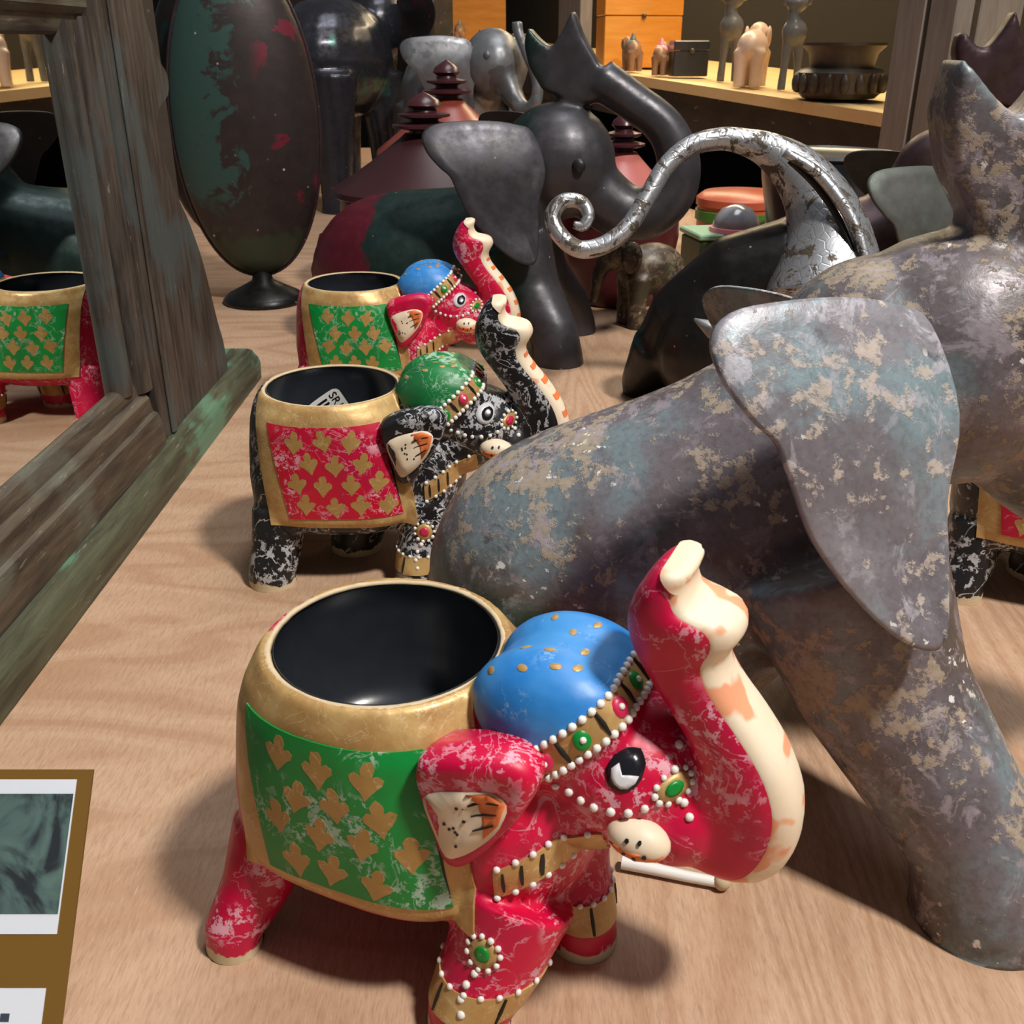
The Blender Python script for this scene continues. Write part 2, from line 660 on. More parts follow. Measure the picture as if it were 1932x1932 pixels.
# ------------------------------------------------------------------ materials
def table_mat():
    n = NT('plywood')
    v = n.co((1, 1, 1), rnd=False)
    # cathedral figure: rings of a tilted, warped log cut flat
    mp = n.nd('ShaderNodeMapping')
    n.ln(v, mp.inputs[0])
    mp.inputs['Rotation'].default_value = (0.0, 0.0, math.radians(-24))
    mp.inputs['Scale'].default_value = (0.16, 0.62, 1.0)
    base = n.noise(mp.outputs[0], 0.16, 3, 0.45, 0.2)
    mp3 = n.nd('ShaderNodeMapping')
    n.ln(v, mp3.inputs[0])
    mp3.inputs['Rotation'].default_value = (0.0, 0.0, math.radians(-20))
    mp3.inputs['Scale'].default_value = (0.75, 0.085, 1.0)
    base2 = n.noise(mp3.outputs[0], 0.2, 3, 0.45, 0.2)
    xs = n.sep(v)[0]
    side = n.thr(xs, -4.0, 6.0)

    def ringset(b_, k):
        r_ = n.math('FRACT', n.math('MULTIPLY', b_, k))
        return n.thr(n.math('ABSOLUTE', n.math('SUBTRACT', r_, 0.5)), 0.0, 0.5)
    sa, sb = ringset(base, 11.0), ringset(base2, 19.0)
    soft = n.math('ADD', n.math('MULTIPLY', sa, n.math('SUBTRACT', 1.0, side)), n.math('MULTIPLY', sb, side))
    big = n.noise(v, 0.045, 3)
    mp2 = n.nd('ShaderNodeMapping')
    n.ln(v, mp2.inputs[0])
    mp2.inputs['Rotation'].default_value = (0, 0, math.radians(-8))
    mp2.inputs['Scale'].default_value = (6.0, 0.8, 1.0)
    fib = n.noise(mp2.outputs[0], 1.2, 4, 0.65)
    mp4 = n.nd('ShaderNodeMapping')
    n.ln(v, mp4.inputs[0])
    mp4.inputs['Rotation'].default_value = (0, 0, math.radians(-8))
    mp4.inputs['Scale'].default_value = (15.0, 1.6, 1.0)
    fib2 = n.noise(mp4.outputs[0], 1.2, 3, 0.6)
    c = n.mix(n.thr(big, 0.3, 0.7), lin((184, 149, 120)), lin((197, 162, 133)))
    c = n.mix(n.math('MULTIPLY', n.thr(soft, 0.6, 1.0), 0.34), c, lin((158, 116, 84)))
    c = n.mix(n.math('MULTIPLY', n.thr(soft, 0.35, 0.0), 0.22), c, lin((212, 182, 154)))
    c = n.mix(n.math('MULTIPLY', n.thr(fib, 0.42, 0.72), 0.38), c, lin((150, 112, 84)))
    c = n.mix(n.math('MULTIPLY', n.thr(fib2, 0.50, 0.72), 0.38), c, lin((142, 104, 76)))
    c = n.mix(n.math('MULTIPLY', n.thr(fib2, 0.42, 0.28), 0.30), c, lin((222, 194, 168)))
    d = n.vor(v, 0.16)
    sp = n.thr(d, 0.012, 0.02, 1.0, 0.0)
    c = n.mix(n.math('MULTIPLY', sp, 0.7), c, lin((60, 46, 36)))
    return n.fin(c, 0.52, 0.0, n.math('ADD', fib, n.math('MULTIPLY', soft, 0.4)), 0.12, 0.03, spec=0.35)


M = {}
M['ply'] = table_mat()
M['red'] = paint_mat('red_paint', (210, 4, 62), (194, 2, 68), (240, 196, 212), 0.42, 0.014)
M['black'] = paint_mat('black_paint', (20, 20, 22), (28, 28, 31), (206, 206, 210), 0.62, 0.014, crack_scale=0.40, crk=0.95)
M['green'] = paint_mat('green_paint', (6, 148, 62), (8, 130, 56), (206, 226, 214), 0.40, 0.012, soles=False)
M['crimson'] = paint_mat('crimson_paint', (206, 12, 48), (190, 14, 60), (240, 190, 206), 0.42, 0.012, soles=False)
M['blue'] = paint_mat('blue_paint', (42, 128, 206), (70, 150, 220), (150, 200, 236), 0.12, 0.008, soles=False)
M['capgreen'] = paint_mat('cap_green_paint', (14, 122, 58), (22, 100, 52), (180, 214, 190), 0.25, 0.009, soles=False)
M['gold'] = gold_mat('gold_paint', (186, 144, 88), (206, 172, 112), 0.25)
M['motif'] = gold_mat('dull_gold_paint', (176, 140, 78), (188, 150, 88), 0.15)
M['cupblack'] = flat_mat('cup_black_lacquer', (42, 46, 52), 0.30, 0.0, 0.3, 1.2, 0.3)
M['ink'] = flat_mat('black_ink', (22, 20, 20), 0.5)
M['bead'] = flat_mat('white_paint_dots', (240, 238, 232), 0.4, 0, 0.04)
M['jgreen'] = flat_mat('green_dot_paint', (10, 138, 52), 0.35)
M['jred'] = flat_mat('red_dot_paint', (206, 40, 84), 0.35)
M['eyewhite'] = flat_mat('eye_white', (220, 222, 226), 0.3, 0, 0.04)
M['eyeblack'] = flat_mat('eye_black', (26, 26, 34), 0.25)
M['chip'] = flat_mat('chipped_rim', (206, 184, 150), 0.7, 0, 0.25, 2.5)


def cream_mat(name, scale, orange, thr0, streak=False):
    n = NT(name)
    v = n.co((1, 1, 1))
    c = n.mix(n.noise(v, 0.7, 3), lin((246, 232, 206)), lin((236, 214, 184)))
    d = n.noise(v, scale, 2, 0.4)
    c = n.mix(n.math('MULTIPLY', n.thr(d, thr0, thr0 + 0.06), 0.75), c, lin(orange))
    return n.fin(c, 0.5, 0, n.noise(v, 2, 4), 0.25, 0.05)


M['cream'] = cream_mat('cream_paint', 0.7, (232, 150, 100), 0.64)
M['cream_spot'] = cream_mat('cream_paint_spotted', 0.9, (238, 138, 84), 0.505)
M['orange'] = flat_mat('orange_paint', (238, 128, 70), 0.5, 0, 0.15, 2.0)
M['patina'] = patina_mat('mottled_patina', (90, 80, 76), (120, 112, 118), (124, 140, 146), (182, 164, 142), 0.535, metal=0.12)
M['patina_ear'] = patina_mat('mottled_patina_pale', (122, 116, 122), (146, 143, 150), (138, 160, 168), (206, 192, 180), 0.525, metal=0.12)
M['iron'] = dark_metal('blued_iron', (66, 64, 68), [((26, 46, 46), (5, 0, 0), 0.56)], 0.40, 0.55)
M['iron_ear'] = dark_metal('blued_iron_sheet', (82, 80, 86), [((70, 68, 70), (2, 9, 0), 0.5)], 0.42, 0.6, 0.6)


def center_body_mat():
    n = NT('maroon_and_green_iron')
    v = n.co(rnd=False)
    x = n.sep(v)[0]
    w = n.math('ADD', x, n.math('MULTIPLY', n.noise(v, 0.5, 5, 0.65), 3.0))
    c = n.mix(n.noise(v, 0.35, 5), lin((18, 42, 40)), lin((40, 58, 54)))
    mr = n.mix(n.noise(v, 0.3, 5), lin((86, 18, 34)), lin((112, 36, 50)))
    c = n.mix(n.thr(w, -8.2, -7.7, 1.0, 0.0), c, mr)
    c = n.mix(n.thr(w, 4.5, 6.5), c, n.mix(n.noise(v, 0.5, 5), lin((52, 50, 52)), lin((84, 82, 88))))
    d = n.vor(v, 0.8)
    pr = n.thr(n.noise(v, 0.4, 2), 0.5, 0.56)
    c = n.mix(n.math('MULTIPLY', n.math('MULTIPLY', n.thr(d, 0.05, 0.1, 1.0, 0.0), pr), 0.7), c, lin((200, 196, 180)))
    f = n.noise(v, 1.2, 5, 0.6)
    return n.fin(c, n.thr(f, 0.3, 0.7, 0.34, 0.5), 0.4, f, 0.25, 0.05)


M['iron_body'] = center_body_mat()
M['grey_iron'] = dark_metal('grey_green_sheet', (104, 106, 102), [((92, 100, 94), (1, 4, 0), 0.5)], 0.5, 0.4, 0.3)
M['purple_iron'] = dark_metal('purple_brown_iron', (74, 52, 58), [((60, 44, 38), (3, 1, 7), 0.52)], 0.42, 0.4, 1.0)


def silver_mat(name, dark=0.5):
    n = NT(name)
    v = n.co()
    p = n.noise(v, 0.55, 6, 0.7, 1.5)
    m = n.thr(p, dark, dark + 0.03)
    c = n.mix(m, lin((188, 190, 194)), lin((84, 74, 62)))
    vs = n.vor(v, 1.4, 'DISTANCE_TO_EDGE')
    c = n.mix(n.math('MULTIPLY', n.thr(vs, 0.01, 0.04, 1.0, 0.0), 0.25), c, lin((70, 62, 54)))
    return n.fin(c, n.thr(m, 0, 1, 0.36, 0.55), n.thr(m, 0, 1, 0.75, 0.3), n.math('ADD', p, n.math('MULTIPLY', n.thr(vs, 0, 0.1), 0.4)), 0.4, 0.06)


M['silver'] = silver_mat('silver_leaf', 0.53)
M['silver_dull'] = silver_mat('worn_silver_leaf', 0.50)
M['blackmetal'] = dark_metal('black_iron', (34, 32, 30), [((14, 44, 44), (4, 4, 0), 0.60)], 0.36, 0.4, 0.6)


def oval_mat():
    n = NT('oval_patina')
    v = n.co(rnd=False)
    x, y_, z = n.sep(v)
    nz = n.noise(v, 0.35, 6, 0.65, 0.6)
    n2 = n.noise(v, 0.22, 5, 0.6, 0.4)
    c = n.mix(n.noise(v, 0.8, 5, 0.6), lin((34, 29, 28)), lin((66, 54, 52)))
    w = n.math('ADD', x, n.math('MULTIPLY', n.math('SUBTRACT', nz, 0.5), 20.0))
    g = n.math('MULTIPLY', n.thr(w, -2.4, -1.2, 1.0, 0.0), n.thr(n.math('ADD', z, n.math('MULTIPLY', n2, 8.0)), 13.5, 15.0))
    c = n.mix(n.math('MULTIPLY', g, 0.75), c, lin((54, 90, 84)))
    g2 = n.math('MULTIPLY', n.thr(n.math('ADD', z, n.math('MULTIPLY', nz, -9.0)), 1.6, 3.0, 1.0, 0.0), 0.55)
    c = n.mix(g2, c, lin((56, 74, 52)))
    r = n.math('MULTIPLY', n.thr(n2, 0.58, 0.63), n.thr(x, 0.6, 2.5))
    c = n.mix(n.math('MULTIPLY', r, 0.8), c, lin((122, 28, 50)))
    d = n.vor(v, 0.7)
    c = n.mix(n.math('MULTIPLY', n.thr(d, 0.05, 0.10, 1.0, 0.0), n.thr(n.noise(v, 0.4, 2), 0.5, 0.56)), c, lin((196, 196, 186)))
    return n.fin(c, 0.45, 0.25, nz, 0.3, 0.06)


M['oval'] = oval_mat()
M['shiny'] = dark_metal('shiny_dark_iron', (64, 64, 72), [((52, 84, 78), (7, 7, 2), 0.58)], 0.26, 0.5, 0.4)
M['silver_grey'] = dark_metal('silver_grey_sheet', (150, 152, 156), [((96, 98, 100), (3, 3, 3), 0.52), ((120, 150, 160), (9, 1, 3), 0.60)], 0.40, 0.5, 0.6)
M['lacquer'] = flat_mat('red_brown_lacquer', (142, 64, 52), 0.34, 0.0, 0.12, 0.3)
M['lacquer_dark'] = flat_mat('dark_red_lacquer', (92, 34, 38), 0.36, 0.0, 0.2, 0.3)
M['lacquer_shaded'] = flat_mat('shaded_brown_lacquer', (58, 26, 28), 0.4, 0.0, 0.25, 0.3)  # red-brown lid lacquer with the shadow on the front jar put into its colour
M['lacquer_pink'] = flat_mat('faded_red_lacquer', (196, 112, 104), 0.32, 0.0, 0.12, 0.3)
M['finial'] = flat_mat('finial_lacquer', (70, 34, 40), 0.3, 0.0, 0.2)
M['frame'] = wood_mat('weathered_frame_wood', (44, 39, 35), (88, 78, 69), (1.6, 1.6, 0.16), 0.5, (74, 84, 84))
M['frame_h'] = wood_mat('weathered_frame_wood_rail', (46, 40, 34), (92, 80, 66), (1.6, 0.16, 1.6), 0.5, (96, 98, 86))
M['base_green'] = wood_mat('green_stained_base', (50, 50, 38), (84, 88, 66), (1.6, 0.14, 1.6), 0.5, (94, 140, 112))
M['shelfwood'] = wood_mat('pale_shelf_board', (232, 196, 136), (240, 208, 152), (0.3, 0.06, 0.3), 0.6)
M['postwood'] = wood_mat('grey_post_wood', (120, 110, 100), (142, 130, 118), (0.8, 0.8, 0.08), 0.7)
M['darkwood'] = wood_mat('dark_shelf_wood', (46, 38, 30), (62, 52, 42), (0.3, 0.06, 0.3), 0.7)
M['orangebox'] = wood_mat('orange_wood', (214, 138, 44), (228, 156, 62), (0.1, 0.6, 0.6), 0.45)
M['mint'] = wood_mat('mint_painted_wood', (150, 186, 166), (168, 200, 180), (0.1, 0.6, 0.6), 0.6)
M['carved'] = flat_mat('carved_dark_wood', (74, 64, 54), 0.4, 0, 0.4, 1.5)
M['brownfig'] = flat_mat('brown_stone', (150, 112, 82), 0.35, 0, 0.35, 1.2)
M['whitefig'] = flat_mat('cream_glaze', (226, 196, 172), 0.3, 0, 0.16, 0.8)
M['greyfig'] = flat_mat('grey_polished_stone', (112, 112, 110), 0.3, 0, 0.4, 0.6)
M['pinkpaint'] = flat_mat('pink_paint', (240, 150, 160), 0.4)
M['greypanel'] = flat_mat('grey_board', (150, 152, 150), 0.7)
M['wall'] = flat_mat('dark_wall', (30, 27, 25), 0.9, 0, 0.2, 0.05)
M['floor'] = flat_mat('dark_floor', (58, 50, 44), 0.7, 0, 0.2, 0.05)
M['screw'] = flat_mat('dull_steel', (120, 118, 112), 0.4, 0.8)


def mirror_mat():
    n = NT('mirror_glass')
    v = n.co()
    f = n.thr(n.noise(v, 0.6, 4), 0.3, 0.7, 0.0, 0.015)
    return n.fin(lin((226, 230, 228)), f, 1.0)


M['mirror'] = mirror_mat()


# ------------------------------------------------------------------ structure: floor, walls, table
fl = MB().box((-260, -160, -77), (330, 560, -75)).build('floor', M['floor'], smooth=False)
struct(fl)
w1 = MB().box((-260, 545, -75), (330, 560, 190)).build('wall_back', M['wall'], smooth=False)
struct(w1)

# shelf line: right end near, left end far
SR, SL = Vector((46.5, 134.0, 16.3)), Vector((-37.6, 365.0, 25.4))
SE = (SL - SR).normalized()
SN = Vector((SL.y - SR.y, -(SL.x - SR.x), 0)).normalized()    # inward
SU = SN.cross(SE) * (-1 if SN.cross(SE).z < 0 else 1)


def SH(s, w, z=0.0):
    return SR + SE * s + SN * w + SU * z


tb = thing('display_table', 'wide pale plywood display table under all the figurines', 'table')
P0 = SR - SN * 5
edge_r = P0 + SE * (-60)
edge_l = P0 + SE * 150
poly = [(-90, -20), (90, -20), (edge_r.x, edge_r.y), (edge_l.x, edge_l.y), (-90, edge_l.y)]
MB().prism(poly, 'z', -1.8, 0.0).build('tabletop', M['ply'], tb, smooth=False)
for lx, ly in ((-84, -14), (84, -14), (-84, 245), (0, 240)):
    MB().box((lx - 3, ly - 3, -75), (lx + 3, ly + 3, -1.8), 0.4).build('leg', M['darkwood'], tb, smooth=False)

# ------------------------------------------------------------------ painted elephant candle holders
TR_IN = [(7.72, 13.22), (7.42, 12.8), (7.15, 12.25), (7.05, 11.75), (7.10, 11.30), (7.35, 10.75), (7.80, 10.1), (8.3, 9.4), (8.75, 8.7), (8.95, 8.0), (8.4, 7.0), (8.0, 6.1), (7.6, 5.7)]
TR_OUT = [(8.62, 13.34), (8.42, 12.85), (8.66, 12.38), (9.55, 12.22), (9.78, 11.75), (9.42, 11.05), (9.75, 10.30), (10.5, 9.4), (11.25, 8.3), (11.65, 7.1), (11.6, 5.9), (11.1, 5.0), (10.2, 4.75)]
TR_W = [1.0, 1.15, 1.2, 1.25, 1.2, 1.1, 1.1, 1.12, 1.15, 1.2, 1.2, 1.2, 1.0]
CAP_P = Vector((5.42, 0, 8.55))
CAP_N = Vector((-0.66, 0, 0.75)).normalized()
CAP_D = Vector((0.75, 0, 0.66)).normalized()


def sgn_pow(x, p):
    return math.copysign(abs(x) ** p, x)


def painted_body(feet):
    mb = MB()
    rings = []
    for z, a, b, e, cx in ((2.15, 2.4, 2.2, 2.2, 0.2), (2.45, 3.5, 3.3, 2.6, 0.3), (2.9, 4.1, 3.9, 3.0, 0.35), (3.5, 4.35, 4.15, 3.2, 0.35), (5.0, 4.35, 4.08, 3.1, 0.25), (6.6, 4.15, 3.98, 2.8, 0.12), (7.8, 3.98, 3.85, 2.5, 0.05), (8.4, 3.8, 3.75, 2.2, 0), (8.8, 3.6, 3.58, 2.0, 0), (9.0, 3.48, 3.48, 2.0, 0)):
        rings.append([(cx + a * sgn_pow(math.cos(2 * math.pi * k / 48), 2 / e), b * sgn_pow(math.sin(2 * math.pi * k / 48), 2 / e), z) for k in range(48)])
    mb.loft(rings)
    mb.ell((4.3, 0, 5.0), (2.3, 3.3, 3.4))
    mb.ell((5.5, 0, 8.2), (2.3, 2.4, 2.1))
    mb.ell((5.4, 0.95, 8.75), (2.15, 1.35, 1.62))
    mb.ell((5.4, -0.95, 8.75), (2.15, 1.35, 1.62))
    mb.ell((7.1, 0, 7.15), (2.3, 2.2, 1.95))
    mb.ell((6.2, 0, 6.3), (2.0, 2.1, 1.7))
    mb.ell((8.6, 0, 6.2), (1.6, 1.75, 1.5))
    ti, to, tw = subdivide(TR_IN, 3), subdivide(TR_OUT, 3), subdivide([(w,) for w in TR_W], 3)
    rings = []
    for a, b, w in zip(ti, to, tw):
        c, h = (a + b) / 2, (b - a) / 2
        r = []
        for k in range(20):
            t = 2 * math.pi * k / 20
            cx, sy = sgn_pow(math.cos(t), 0.75), sgn_pow(math.sin(t), 0.75)
            r.append((c[0] + h[0] * cx, w[0] * sy, c[1] + h[1] * cx))
        rings.append(r)
    mb.loft(rings)
    for (x, y), (tx, ty, tz, tr), fr in feet:
        mb.tube([(tx, ty, tz), ((tx * 0.55 + x * 0.45), (ty * 0.5 + y * 0.5), tz * 0.5), (x, y, 0.5), (x, y, -0.4)], [tr, (tr * 0.4 + fr * 0.6), fr, fr * 1.04], 18, up=(1, 0, 0))
    cut = MB().lathe([(3.36, 4.6), (3.36, 14)], n=48)
    out = organic(mb, 0.125, 4, 0.5, None, 0.0)
    # cut the candle well
    o2 = MB()
    o2.v, o2.f = out.v, out.f
    me = bpy.data.meshes.new('t')
    me.from_pydata(o2.v, [], o2.f)
    a = bpy.data.objects.new('t', me)
    COL.objects.link(a)
    cm = bpy.data.meshes.new('c')
    cm.from_pydata(cut.v, [], cut.f)
    bm = bmesh.new(); bm.from_mesh(cm); bmesh.ops.recalc_face_normals(bm, faces=bm.faces); bm.to_mesh(cm); bm.free()
    b = bpy.data.objects.new('c', cm)
    COL.objects.link(b)
    # slice the rim flat first
    bm = bmesh.new(); bm.from_mesh(me)
    bm.normal_update(); bm.to_mesh(me); bm.free()
    md = a.modifiers.new('b', 'BOOLEAN')
    md.operation = 'DIFFERENCE'
    md.object = b
    md.solver = 'EXACT'
    bpy.context.view_layer.update()
    ev = a.evaluated_get(bpy.context.evaluated_depsgraph_get())
    m2 = ev.to_mesh()
    res = MB()
    res.v = [tuple(v.co) for v in m2.vertices]
    res.f = [tuple(p.vertices) for p in m2.polygons]
    ev.to_mesh_clear()
    bpy.data.objects.remove(a)
    bpy.data.objects.remove(b)
    return res, out


def club(cx, cz, r, rot, rnd):
    U = [(0, -1.05), (0.25, -0.66), (0.52, -0.36), (0.80, -0.1), (0.86, 0.2), (0.58, 0.40), (0.30, 0.30), (0.36, 0.66), (0.2, 0.97), (0, 1.0), (-0.2, 0.97), (-0.36, 0.66), (-0.30, 0.30), (-0.58, 0.40), (-0.86, 0.2), (-0.80, -0.1), (-0.52, -0.36), (-0.25, -0.66)]
    c_, s_ = math.cos(rot), math.sin(rot)
    out = []
    for x, z in U:
        k = r * (1 + rnd.uniform(-0.08, 0.08))
        out.append((cx + k * (x * c_ - z * s_), cz + k * (x * s_ + z * c_)))
    return out


BEAD = None


def bead_mesh():
    global BEAD
    if BEAD is None:
        BEAD = MB().ell((0, 0, 0), (0.115, 0.115, 0.085), 8, 5).mesh('bead')
        BEAD.materials.append(M['bead'])
    return BEAD


def add_bead(parent, p, nrm, s=1.0):
    o = bpy.data.objects.new('bead', bead_mesh())
    COL.objects.link(o)
    o.parent = parent
    o.location = Vector(p) * S
    o.rotation_euler = Vector(nrm).to_track_quat('Z', 'Y').to_euler()
    o.scale = (s, s, s)


def disc(bvh, x, z, r, side, lift, seed=0, n=12):
    rnd = random.Random(seed)
    return proj_patch(bvh, [(x + r * math.cos(2 * math.pi * k / n) * (1 + rnd.uniform(-.05, .05)), z + r * math.sin(2 * math.pi * k / n) * (1 + rnd.uniform(-.05, .05))) for k in range(n)], side, lift)


def painted_elephant(label, origin, heading, feet, col, panel, cap, seed, far_side=False, dots='green', sticker=False, eye='dark', bars=True):
    rnd = random.Random(seed)
    root = thing('elephant_candle_holder', label, 'candle holder', (origin[0], origin[1], 0), heading, 'painted elephant candle holders')
    body, solid = painted_body(feet)
    bo = body.build('body', M[col], root, fix=False, angle=50)
    bvh = bvh_of(solid)
    sides = (-1, 1)
    V = Vector
    # gilt saddle cloth over the whole back
    fr = (V((3.05, 0, 8.6)), V((5.3, 0, 1.15)))      # front edge slants forward
    bk = (V((-2.95, 0, 8.6)), V((-5.2, 0, -0.75)))
    pl = [(V((3.6, 0, 8.4)), V((5.0, 0, 0.85))), (V((-3.15, 0, 8.4)), V((-5.0, 0, -0.55))), (V((0, 0, 3.25)), V((0, 0, -1)))]
    cloth = extract(body, pl, 0.07, lambda c, n: math.hypot(c.x, c.y) > 3.27 and c.z > 3.0 and c.z < 9.2 and not (abs(c.y) < 3.0 and c.x > 3.0 and c.z > 7.2 and False))
    co = cloth.build('saddle_cloth', M['gold'], root, fix=False, angle=60)
    cb = bvh_of(cloth)
    for sd in sides:
        pp = [(V((2.72, 0, 8.15)), V((5.0, 0, 1.12))), (V((-2.42, 0, 8.15)), V((-5.0, 0, -0.95))), (V((0, 0, 3.72)), V((0.02, 0, -1))), (V((0, 0, 8.18)), V((0, 0, 1))), (V((0, sd * 2.4, 0)), V((0, -sd, 0)))]
        pan = extract(body, pp, 0.11, lambda c, n: n.y * sd > 0.2)
        po = pan.build('saddle_panel', M[panel], co, fix=False, angle=60)
        if sd == 1 and not far_side:
            continue
        pb = bvh_of(pan)
        rows = [(7.45, 0.0), (6.45, 0.62), (5.45, 0.1), (4.4, 0.7)]
        for ri, (z, dx) in enumerate(rows):
            x = -2.3 + dx - 0.12 * ri
            while x < 3.3 + 0.1 * ri:
                pts = club(x + rnd.uniform(-.1, .1), z + rnd.uniform(-.1, .1), 0.53, rnd.uniform(-.25, .25), rnd)
                q = proj_patch(pb, pts, sd, 0.006, edge=0.03)
                if q:
                    q.build('gold_motif', M['motif'], co, fix=True, angle=30)
                x += 1.28
        for ln in ([(2.72, 8.0), (3.2, 6.2), (3.62, 4.2)], [(-2.55, 8.0), (-2.98, 6.2), (-3.3, 4.4)]):
            q = proj_strip(cb, ln, 0.16, sd, 0.03, 6)
            if q:
                q.build('ink_line', M['ink'], co)
    # black candle well with a chipped pale rim
    well = MB().lathe([(3.12, 9.02), (3.22, 8.9), (3.2, 8.0), (3.16, 6.6), (2.95, 5.5), (2.55, 5.02), (1.9, 4.92), (0.9, 4.95), (0.02, 4.95)], n=56, cap=False)
    wo = well.build('candle_well', M['cupblack'], root, angle=None)
    rim = MB()
    rr = []
    for k in range(72):
        t = 2 * math.pi * k / 72
        j = 0.05 * math.sin(5 * t + seed) + rnd.uniform(-0.035, 0.035)
        c_ = Vector((math.cos(t), math.sin(t), 0))
        zt = 9.03
        rr.append([c_ * (3.16 + j * 0.3) + V((0, 0, zt - 0.06)), c_ * (3.24) + V((0, 0, zt + 0.035)), c_ * (3.36 + j) + V((0, 0, zt + 0.02)), c_ * (3.42 + j) + V((0, 0, zt - 0.08))])
    rim.loft(rr, cap=False, closed=True)
    rim.build('chipped_rim', M['chip'], wo, angle=None)
    if sticker:
        sticker_on(wo)
    # cap, brow band
    kp = lambda c, n: c.x > 2.9 and c.z > 7.6 and math.hypot(c.x, c.y) > 3.2 and c.z < CAP_P.z + 3.0 and (c - V((5.3, 0, 9))).length < 3.6 and c.x < 7.6
    capm = extract(solid, [(CAP_P, -CAP_N), (V((3.75, 0, 8.75)), V((-0.8, 0, -0.6)))], 0.10, lambda c, n: kp(c, n) and c.z > 8.2)
    cpo = capm.build('head_cap', M[cap], root, fix=False, angle=60)
    bandm = extract(solid, [(CAP_P + CAP_N * 0.02, CAP_N), (CAP_P - CAP_N * 0.80, -CAP_N), (V((4.9, 0, 7.9)), V((-1, 0, -0.2)))], 0.10, lambda c, n: c.z > 7.0 and c.x < 8.0 and (c - V((5.3, 0, 9))).length < 3.4 and c.z < 10.6)
    bnd = bandm.build('brow_band', M['gold'], root, fix=False, angle=60)

    def ringpt(k, off, lift=0.1):
        """point on the head in a plane parallel to the band, k = angle from the near side over the brow"""
        c = V((5.0, 0, 8.3)) - CAP_N * 0
        c = CAP_P + CAP_N * off - CAP_D * 0.6
        d = V((0, -math.cos(k), 0)) + CAP_D * math.sin(k)
        h = bvh.ray_cast(c + d * 8, -d)
        # first skin met from outside may be the trunk: walk from inside instead
        h = bvh.ray_cast(c, d)
        if h[0] is None:
            return None
        return h[0] + d * lift, d
    for off, k0, k1, nb in ((0.0, 0.12, math.pi - 0.12, 30), (-0.80, 0.22, math.pi - 0.22, 30)):
        for i in range(nb):
            r = ringpt(k0 + (k1 - k0) * i / (nb - 1), off, 0.12)
            if r:
                add_bead(bnd, r[0], r[1], 1.0)
    for i in range(7):
        k = 0.30 + (math.pi - 0.6) * i / 6
        r = ringpt(k, -0.40, 0.11)
        if r:
            g = MB().ell((0, 0, 0), (0.24, 0.28, 0.08), 12, 6)
            nm = 'jgreen' if (i % 2 == (1 if dots == 'green' else 0)) else 'jred'
            o = g.build('painted_jewel', M[nm], bnd)
            o.location = r[0] * S
            o.rotation_euler = r[1].to_track_quat('Z', 'Y').to_euler()
            add_bead(bnd, r[0] + r[1] * 0.08, r[1], 0.8)
        k2 = 0.30 + (math.pi - 0.6) * (i + 0.5) / 6
        r0, r1 = ringpt(k2, -0.08, 0.115), ringpt(k2, -0.74, 0.115)
        if r0 and r1 and i < 6:
            m = (r0[0] + r1[0]) / 2 + r0[1] * 0.03
            MB().tube([r0[0], m, r1[0]], [0.05, 0.075, 0.04], 8).build('ink_line', M['ink'], bnd)
    # gold spots on the cap
    cvb = bvh_of(capm)
    for (a, b) in ((0.5, -1.5), (0.9, -0.7), (1.3, -1.3), (1.7, -0.3), (1.1, 0.4), (0.2, -0.6), (1.8, -1.1), (0.4, 0.9), (1.6, 0.9), (-0.4, -1.4)):
        o0 = V((4.3 + a, b, 14))
        h = cvb.ray_cast(o0, V((0, 0, -1)))
        if h[0]:
            g = MB().ell((0, 0, 0), (0.16, 0.11, 0.03), 10, 5)
            o = g.build('gold_spot', M['motif'], cpo)
            o.location = h[0] * S
            nn = h[1] if h[1].z > 0 else -h[1]
            o.rotation_euler = nn.to_track_quat('Z', 'Y').to_euler()
    # ears
    EAR = [(2.85, 8.05), (3.1, 8.5), (4.2, 8.85), (5.3, 8.95), (5.9, 8.5), (5.7, 7.6), (5.15, 6.7), (4.6, 5.9), (4.05, 5.35), (3.6, 5.4), (3.3, 6.2), (3.0, 7.2)]
    INN = [(3.15, 7.4), (3.9, 7.85), (4.8, 8.0), (5.3, 7.75), (5.15, 7.1), (4.7, 6.45), (4.1, 5.9), (3.75, 5.8), (3.45, 6.4)]
    for sd in sides:
        e = subdivide(EAR, 4, True)
        c = np.mean(e, axis=0)
        em = MB()
        rings = []
        for sc, y in ((0.90, 2.2), (1.0, 3.0), (1.0, 3.45), (0.93, 3.72), (0.78, 3.80), (0.4, 3.74), (0.08, 3.70)):
            rings.append([(c[0] + (p[0] - c[0]) * sc, sd * (y - 0.16 * max(0, p[0] - 4.4)), c[1] + (p[1] - c[1]) * sc) for p in e])
        em.loft(rings)
        eo = em.build('ear', M[col], root, angle=None)
        eb = bvh_of(em)
        q = proj_patch(eb, [tuple(p) for p in subdivide(INN, 3, True)], sd, 0.03)
        if q:
            io = q.build('inner_ear', M['cream'], eo, angle=None)
            q2 = proj_patch(eb, [(4.3, 7.88), (4.8, 7.96), (5.27, 7.74), (5.12, 7.15), (4.75, 6.65), (4.7, 7.1), (4.5, 7.5)], sd, 0.05)
            if q2:
                q2.build('orange_wash', M['orange'], eo, angle=None)
            for i in range(3):
                q3 = proj_strip(eb, [(4.3 + 0.08 * i, 7.5 - 0.35 * i), (5.1 - 0.05 * i, 7.7 - 0.3 * i)], 0.05, sd, 0.07, 4)
                if q3:
                    q3.build('ink_line', M['ink'], eo)
